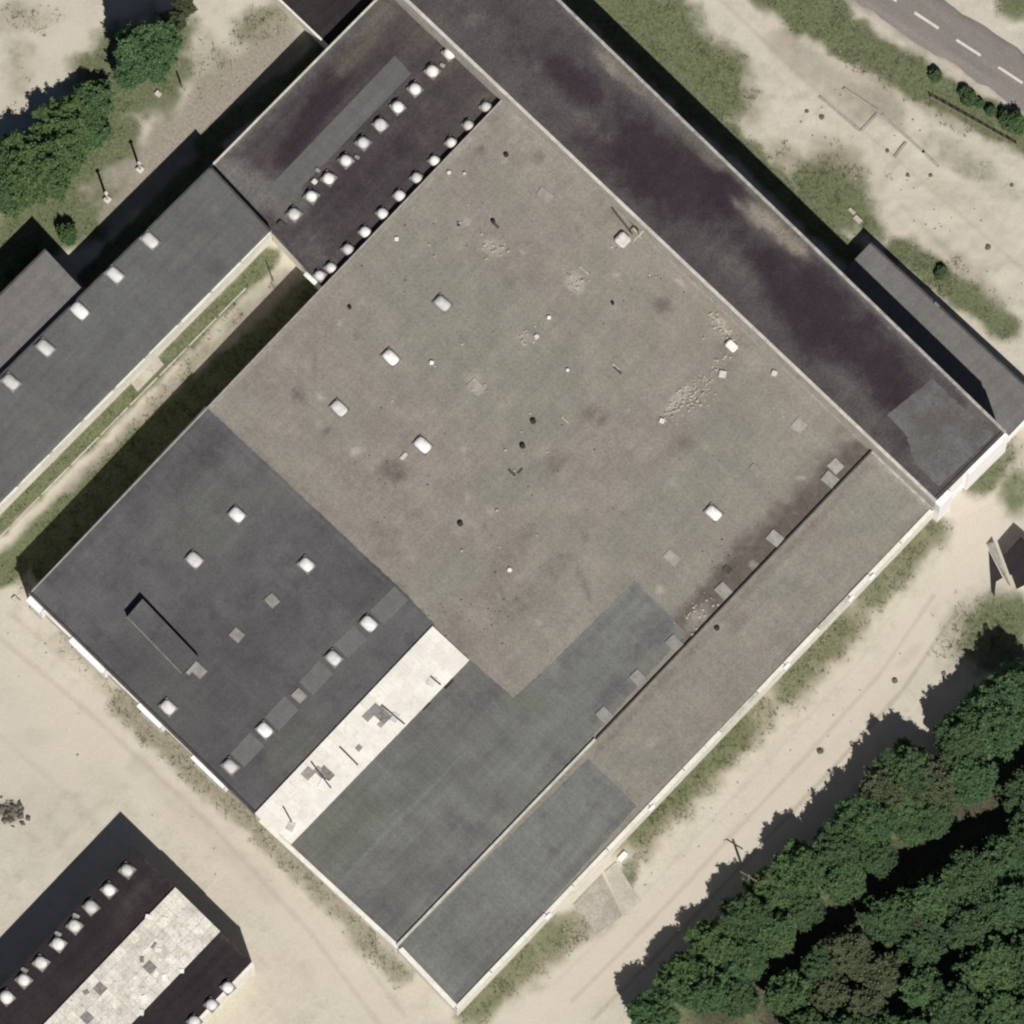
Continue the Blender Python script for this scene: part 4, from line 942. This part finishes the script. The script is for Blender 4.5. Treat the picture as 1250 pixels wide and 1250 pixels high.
def leaf_cards(centers, size, rng, up=0.4):
    n = len(centers)
    nrm = rng.normal(size=(n, 3)); nrm[:, 2] = np.abs(nrm[:, 2]) + up; nrm /= np.linalg.norm(nrm, axis=1)[:, None]
    t = rng.normal(size=(n, 3)); t -= nrm * (t * nrm).sum(1)[:, None]; t /= np.linalg.norm(t, axis=1)[:, None]
    b = np.cross(nrm, t); s = size * rng.uniform(.6, 1.35, (n, 1))
    V = np.stack([centers - t * s, centers + b * s * .55, centers + t * s, centers - b * s * .55], 1).reshape(-1, 3)
    F = np.arange(n * 4).reshape(-1, 4); return V, F
def crown_mesh(name, R, H, z0, seed, nleaf=15000, size=.11, sprays=150, lobes=26):
    """a mounded crown from z0 to z0+H: leaves in the skin of many overlapping lobes, thin sprays of twigs at the outside"""
    rng = np.random.default_rng(seed)
    def dirs(n, low=-.35):
        d = rng.normal(size=(n * 3, 3)); d /= np.linalg.norm(d, axis=1)[:, None]; d = d[d[:, 2] > low]; return d[:n]
    c = dirs(lobes, -.2); amp = rng.uniform(.25, 1, lobes); kk = rng.uniform(9, 26, lobes); ton = rng.uniform(0, 1, lobes)
    c2 = dirs(lobes * 5, -.3); amp2 = rng.uniform(0, 1, lobes * 5)
    def surf(d):
        w = amp * np.exp(kk * (d @ c.T - 1)); w2 = amp2 * np.exp(110 * (d @ c2.T - 1))
        return .60 + .38 * w.max(1) + .14 * w2.max(1), ton[w.argmax(1)], w.max(1)
    n1 = int(nleaf * .8)
    d = dirs(int(n1 * 1.5)); rad, tn, wm = surf(d)
    keep = rng.uniform(0, 1, len(d)) < .30 + .9 * wm; d, rad, tn = d[keep][:n1], rad[keep][:n1], tn[keep][:n1]
    rr = rad * (1 - np.abs(rng.normal(size=len(d))) * .15)
    C = d * rr[:, None] * np.array([R, R, H * .62]) + np.array([0, 0, z0 + H * .38])
    T = [tn]; P_ = [C]; ends = [np.array([e[0] * R * .7, e[1] * R * .7, z0 + H * .38 + e[2] * H * .45]) for e in c]
    ps = int(nleaf * .2 / sprays)
    for q in dirs(sprays, -.1):
        r0, t0, _ = surf(q[None]); o = q * r0[0] * np.array([R, R, H * .62]) + np.array([0, 0, z0 + H * .38])
        L = rng.uniform(.2, .55) * R * .45 * (1.7 if rng.random() < .25 else 1)
        g = q * .5 + np.array([0, 0, .8]) + rng.normal(size=3) * .25; g /= np.linalg.norm(g)
        t = rng.uniform(-.3, 1, ps); w = (.07 * R) * (1 - .75 * np.clip(t, 0, 1))
        P_.append(o + g * (t * L)[:, None] + rng.normal(size=(ps, 3)) * w[:, None]); T.append(np.full(ps, t0[0]))
    C = np.concatenate(P_); tone = np.concatenate(T)
    V, F = leaf_cards(C, size, rng, 1.1)
    me = raw_mesh(name, V, F)
    col = np.ones((len(V), 4), np.float32); col[:, 0] = np.repeat(np.clip(tone + rng.normal(size=len(tone)) * .2, 0, 1), 4); col[:, 1] = np.repeat(rng.uniform(.05, .95, len(tone)), 4)
    at = me.attributes.new('tone', 'FLOAT_COLOR', 'POINT'); at.data.foreach_set('color', col.ravel())
    return me, ends
def trunk_mesh(name, z0, H, ends, r):
    bm = bmesh.new(); top = Vector((0, 0, z0 + H * .55)); prev = Vector((0, 0, -.2)); rr = r
    for k in range(1, 5):
        nx = Vector((random.uniform(-.12, .12), random.uniform(-.12, .12), (z0 + H * .6) * k / 4)); tube(bm, prev, nx, rr, rr * .8, 8); prev = nx; rr *= .8
    for e in ends[::2]:
        e = Vector(e); s = Vector((0, 0, max(.6, e.z * .55))); m_ = (s + e) / 2 + Vector((0, 0, .2)); tube(bm, s, m_, r * .4, r * .25, 6); tube(bm, m_, e, r * .25, r * .07, 6)
    me = bpy.data.meshes.new(name); bm.to_mesh(me); bm.free(); me.materials.append(MT['bark']); return me
VAR = []
for i, (R, H, z0, mt, nl) in enumerate(((2.5, 6.0, 1.8, 'leaf_dark', 44000), (2.7, 6.6, 1.6, 'leaf_mid', 48000), (2.2, 5.4, 1.8, 'leaf_bright', 32000), (2.4, 5.2, 1.6, 'leaf_olive', 34000), (3.0, 6.2, 1.2, 'leaf_mid', 56000), (1.5, 2.9, .5, 'leaf_mid', 15000), (.75, 1.3, .1, 'leaf_dark', 3500), (3.0, 5.6, .8, 'leaf_yellow', 56000))):
    me, ends = crown_mesh('crown', R, H, z0, 50 + i, nl, .10 if R > 2 else .085); me.materials.append(MT[mt])
    VAR.append((me, trunk_mesh('trunk', z0, H, ends, .16 if R > 2 else (.09 if R > 1 else .04)), z0 + H * .6))
def tree(px, py, var, s, label, group, name='tree', cat='tree', zs=1.0):
    cm, tm, zc = VAR[var]
    p = W(px, py, zc * s * zs); p.z = gz(p)
    t = thing(name, p, label, cat, group); t.rotation_euler = (0, 0, random.uniform(0, 6.28)); t.scale = (s, s, s * zs)
    for nm, me in (('trunk', tm), ('crown', cm)):
        o_ = bpy.data.objects.new(nm, me); COL.objects.link(o_); o_.parent = t
    return t
random.seed(33)
K = 1.40
def grove(items, label, group, own=None, dx=0, dy=0, zr=(.72, .92)):
    for i, (px, py, v, sc) in enumerate(items):
        tree(px - dx, py - dy, v, sc * K, (own or {}).get(i, label), group, zs=random.uniform(*zr))
grove([(815, 1262, 1, .70), (855, 1215, 4, .72), (893, 1178, 7, .70), (930, 1140, 0, .74), (962, 1112, 7, .66), (1000, 1085, 1, .78), (1040, 1058, 0, .76), (1078, 1028, 4, .74), (1100, 988, 3, .86), (1130, 962, 0, .85), (1165, 975, 3, .84), (1195, 925, 0, .88), (1235, 905, 4, .88), (1262, 870, 1, .9), (1130, 1015, 4, .7), (1205, 970, 1, .78), (880, 1235, 1, .7), (925, 1195, 4, .68), (965, 1160, 1, .66), (1000, 1130, 0, .66), (1048, 1095, 1, .66), (920, 1240, 0, .66), (1160, 1020, 0, .66), (1090, 1068, 0, .6)],
      'leafy green tree in the row of the wood facing the dirt track', 'trees along the edge of the wood', {3: 'leafy green tree of the wood standing next to the utility pole', 13: 'leafy tree of the wood opposite the dark roofed shed'}, 20, 24, (.70, .90))
grove([(1085, 1120, 0, .8), (1135, 1098, 1, .82), (1180, 1070, 0, .95), (1228, 1045, 4, .75), (1262, 1010, 0, .85), (1125, 1150, 0, .75), (1185, 1128, 0, .85), (1240, 1105, 1, .85), (1205, 1178, 1, .85), (1255, 1165, 0, .85), (1165, 1225, 0, .8), (1215, 1240, 1, .8), (1255, 1235, 0, .8), (985, 1255, 0, .7), (1075, 1262, 0, .72), (1120, 1265, 1, .75), (960, 1215, 1, .66), (1000, 1180, 0, .62), (1250, 965, 0, .75), (1030, 1262, 1, .66)],
      'dark green tree deeper in the wood behind the row facing the track', 'trees deep in the wood')
tree(1125, 1205, 2, 1.0, 'bright fresh green tree among the dark trees of the wood', None)
tree(1222, 1072, 2, .85, 'smaller fresh green tree standing inside the wood', None)
grove([(1035, 1160, 3, .78), (1072, 1190, 3, .75), (1015, 1215, 3, .72), (1110, 1125, 3, .7), (1055, 1225, 3, .7)], 'olive brown thin leaved tree in a gap of the wood', 'olive trees in the gap of the wood')
grove([(48, 200, 7, .92), (74, 168, 7, .84), (28, 222, 7, .66), (94, 142, 7, .66), (62, 212, 4, .5), (112, 122, 5, 1.1), (22, 190, 4, .6), (10, 235, 5, 1.2), (105, 160, 5, 1.1)], 'bushy green tree in the clump behind the grey yard', 'trees of the clump by the grey yard', None, 0, 0, (.6, .75))
for px, py, v, s in ((168, 60, 2, 1.25), (194, 48, 2, 1.1), (158, 86, 2, .8), (188, 78, 2, .8), (212, 25, 3, .6), (225, 8, 3, .5)):
    tree(px, py, v, s, 'fresh green tree in the brighter clump beside the grey yard' if v == 2 else ('dark tree behind the bright green clump' if v == 1 else 'olive brown bush beside the bright green clump'), 'trees of the bright clump' if v == 2 else ('dark trees behind the bright clump' if v == 1 else 'olive bushes beside the bright clump'))
tree(82, 285, 5, .75, 'small green bush at the corner of the lean to annex', None, 'bush', 'bush')
for px, py, s in ((20, 325, .8), (38, 305, .7), (5, 345, .8)):
    tree(px, py, 5, s, 'dark bush crowding the far side of the lean to annex', 'bushes by the lean to annex', 'bush', 'bush')
for px, py, s in ((1240, 150, .75), (1228, 145, .6)):
    tree(px, py, 5, s, 'dark rounded bush on the road verge', 'rounded bushes on the verge', 'bush', 'bush')
for px, py, s in ((1142, 92, 1.0), (1183, 120, 1.1), (1178, 112, .9), (1210, 135, .8), (1196, 126, .7), (1150, 330, .8), (1146, 335, .7)):
    if py < 200: tree(px, py, 6, s, 'tiny dark shrub on the grassy road verge', 'shrubs on the verge', 'shrub', 'shrub')
    else: tree(px, py, 6, s, 'tiny shrub on the slope behind the loading annex', 'shrubs behind the loading annex', 'shrub', 'shrub')

# post and wire fence on the verge
fn = thing('verge_fence', onground(1190, 150), 'low post and rail fence along the grassy road verge', 'fence')
prev = None
for k in range(13):
    px, py = 1136 + 8.8 * k, 120 + 4.9 * k
    p = onground(px, py); bm = bmesh.new(); tube(bm, p + Vector((0, 0, -.2)), p + Vector((0, 0, 1.0)), .07, .06, 6); from_bm('post', bm, 'wood', fn)
    if prev is not None:
        for zz in (.55, .9):
            bm = bmesh.new(); tube(bm, prev + Vector((0, 0, zz)), p + Vector((0, 0, zz)), .05, .05, 5); from_bm('rail', bm, 'wood', fn)
    prev = p

# ------------------------------------------------------------------ grass and weeds as real blades
def blades(name, label, mask_i, thr, n, hmin, hmax, w, mat, seed, cat):
    rng = np.random.default_rng(seed); px = rng.uniform(-20, 1270, n); py = rng.uniform(-20, 1270, n)
    m_ = gpaint(px, py)[mask_i]; keep = m_ * rng.uniform(.35, 1.2, n) * sstep(.25, .75, fbm(px / 16, py / 16, seed, 4)) * 1.5 > thr
    px, py = px[keep], py[keep]
    b = (625 - py) * M_PX; x = (px - 625) * M_PX; y = b / CT
    z = ground_height(x, y, px, py)
    # keep off the road and the buildings
    ok = np.abs((px - 1168) * 33.5 - (py - 47) * 51.5) / 61.4 > 33
    for poly in BLD:
        ins = np.zeros(len(x), bool); k = len(poly)
        for i in range(k):
            x0, y0 = poly[i][0], poly[i][1]; x1, y1 = poly[(i + 1) % k][0], poly[(i + 1) % k][1]
            c = ((y0 > y) != (y1 > y)) & (x < (x1 - x0) * (y - y0) / (y1 - y0 + 1e-12) + x0); ins ^= c
        ok &= ~ins
    x, y, z = x[ok], y[ok], z[ok]; n = len(x); V = []; F = []; T = []
    per = 4
    x = np.repeat(x, per) + rng.normal(size=n * per) * .09; y = np.repeat(y, per) + rng.normal(size=n * per) * .09; z = np.repeat(z, per)
    N = n * per; a = rng.uniform(0, 6.283, N); hh = rng.uniform(hmin, hmax, N); ww = w * rng.uniform(.6, 1.3, N)
    lx = rng.normal(size=N) * hh * .55; ly = rng.normal(size=N) * hh * .55
    A = np.stack([x - np.cos(a) * ww, y - np.sin(a) * ww, z - .03], 1); B = np.stack([x + np.cos(a) * ww, y + np.sin(a) * ww, z - .03], 1); Cc = np.stack([x + lx, y + ly, z + hh], 1)
    V = np.stack([A, B, Cc], 1).reshape(-1, 3); F = np.arange(N * 3).reshape(-1, 3)
    me = raw_mesh(name, V, F)
    col = np.ones((N * 3, 4), np.float32); col[:, 0] = np.repeat(rng.uniform(0, 1, N), 3); col[:, 1] = np.repeat(rng.uniform(.2, .8, N), 3)
    at = me.attributes.new('tone', 'FLOAT_COLOR', 'POINT'); at.data.foreach_set('color', col.ravel())
    return tag(link(name, me, mat), label, cat, kind='stuff')
BLD = [hall_pts, aisle_pts, tall_pts, north_pts, wing_pts, [p for p in pts]]
blades('grass', 'short green grass on the verges and beside the buildings', 0, .40, 120000, .06, .22, .045, 'grass_blade', 5, 'grass')
blades('weeds', 'tall dry weeds along the walls and yard edges', 1, .32, 80000, .10, .42, .035, 'weed_blade', 6, 'weeds')
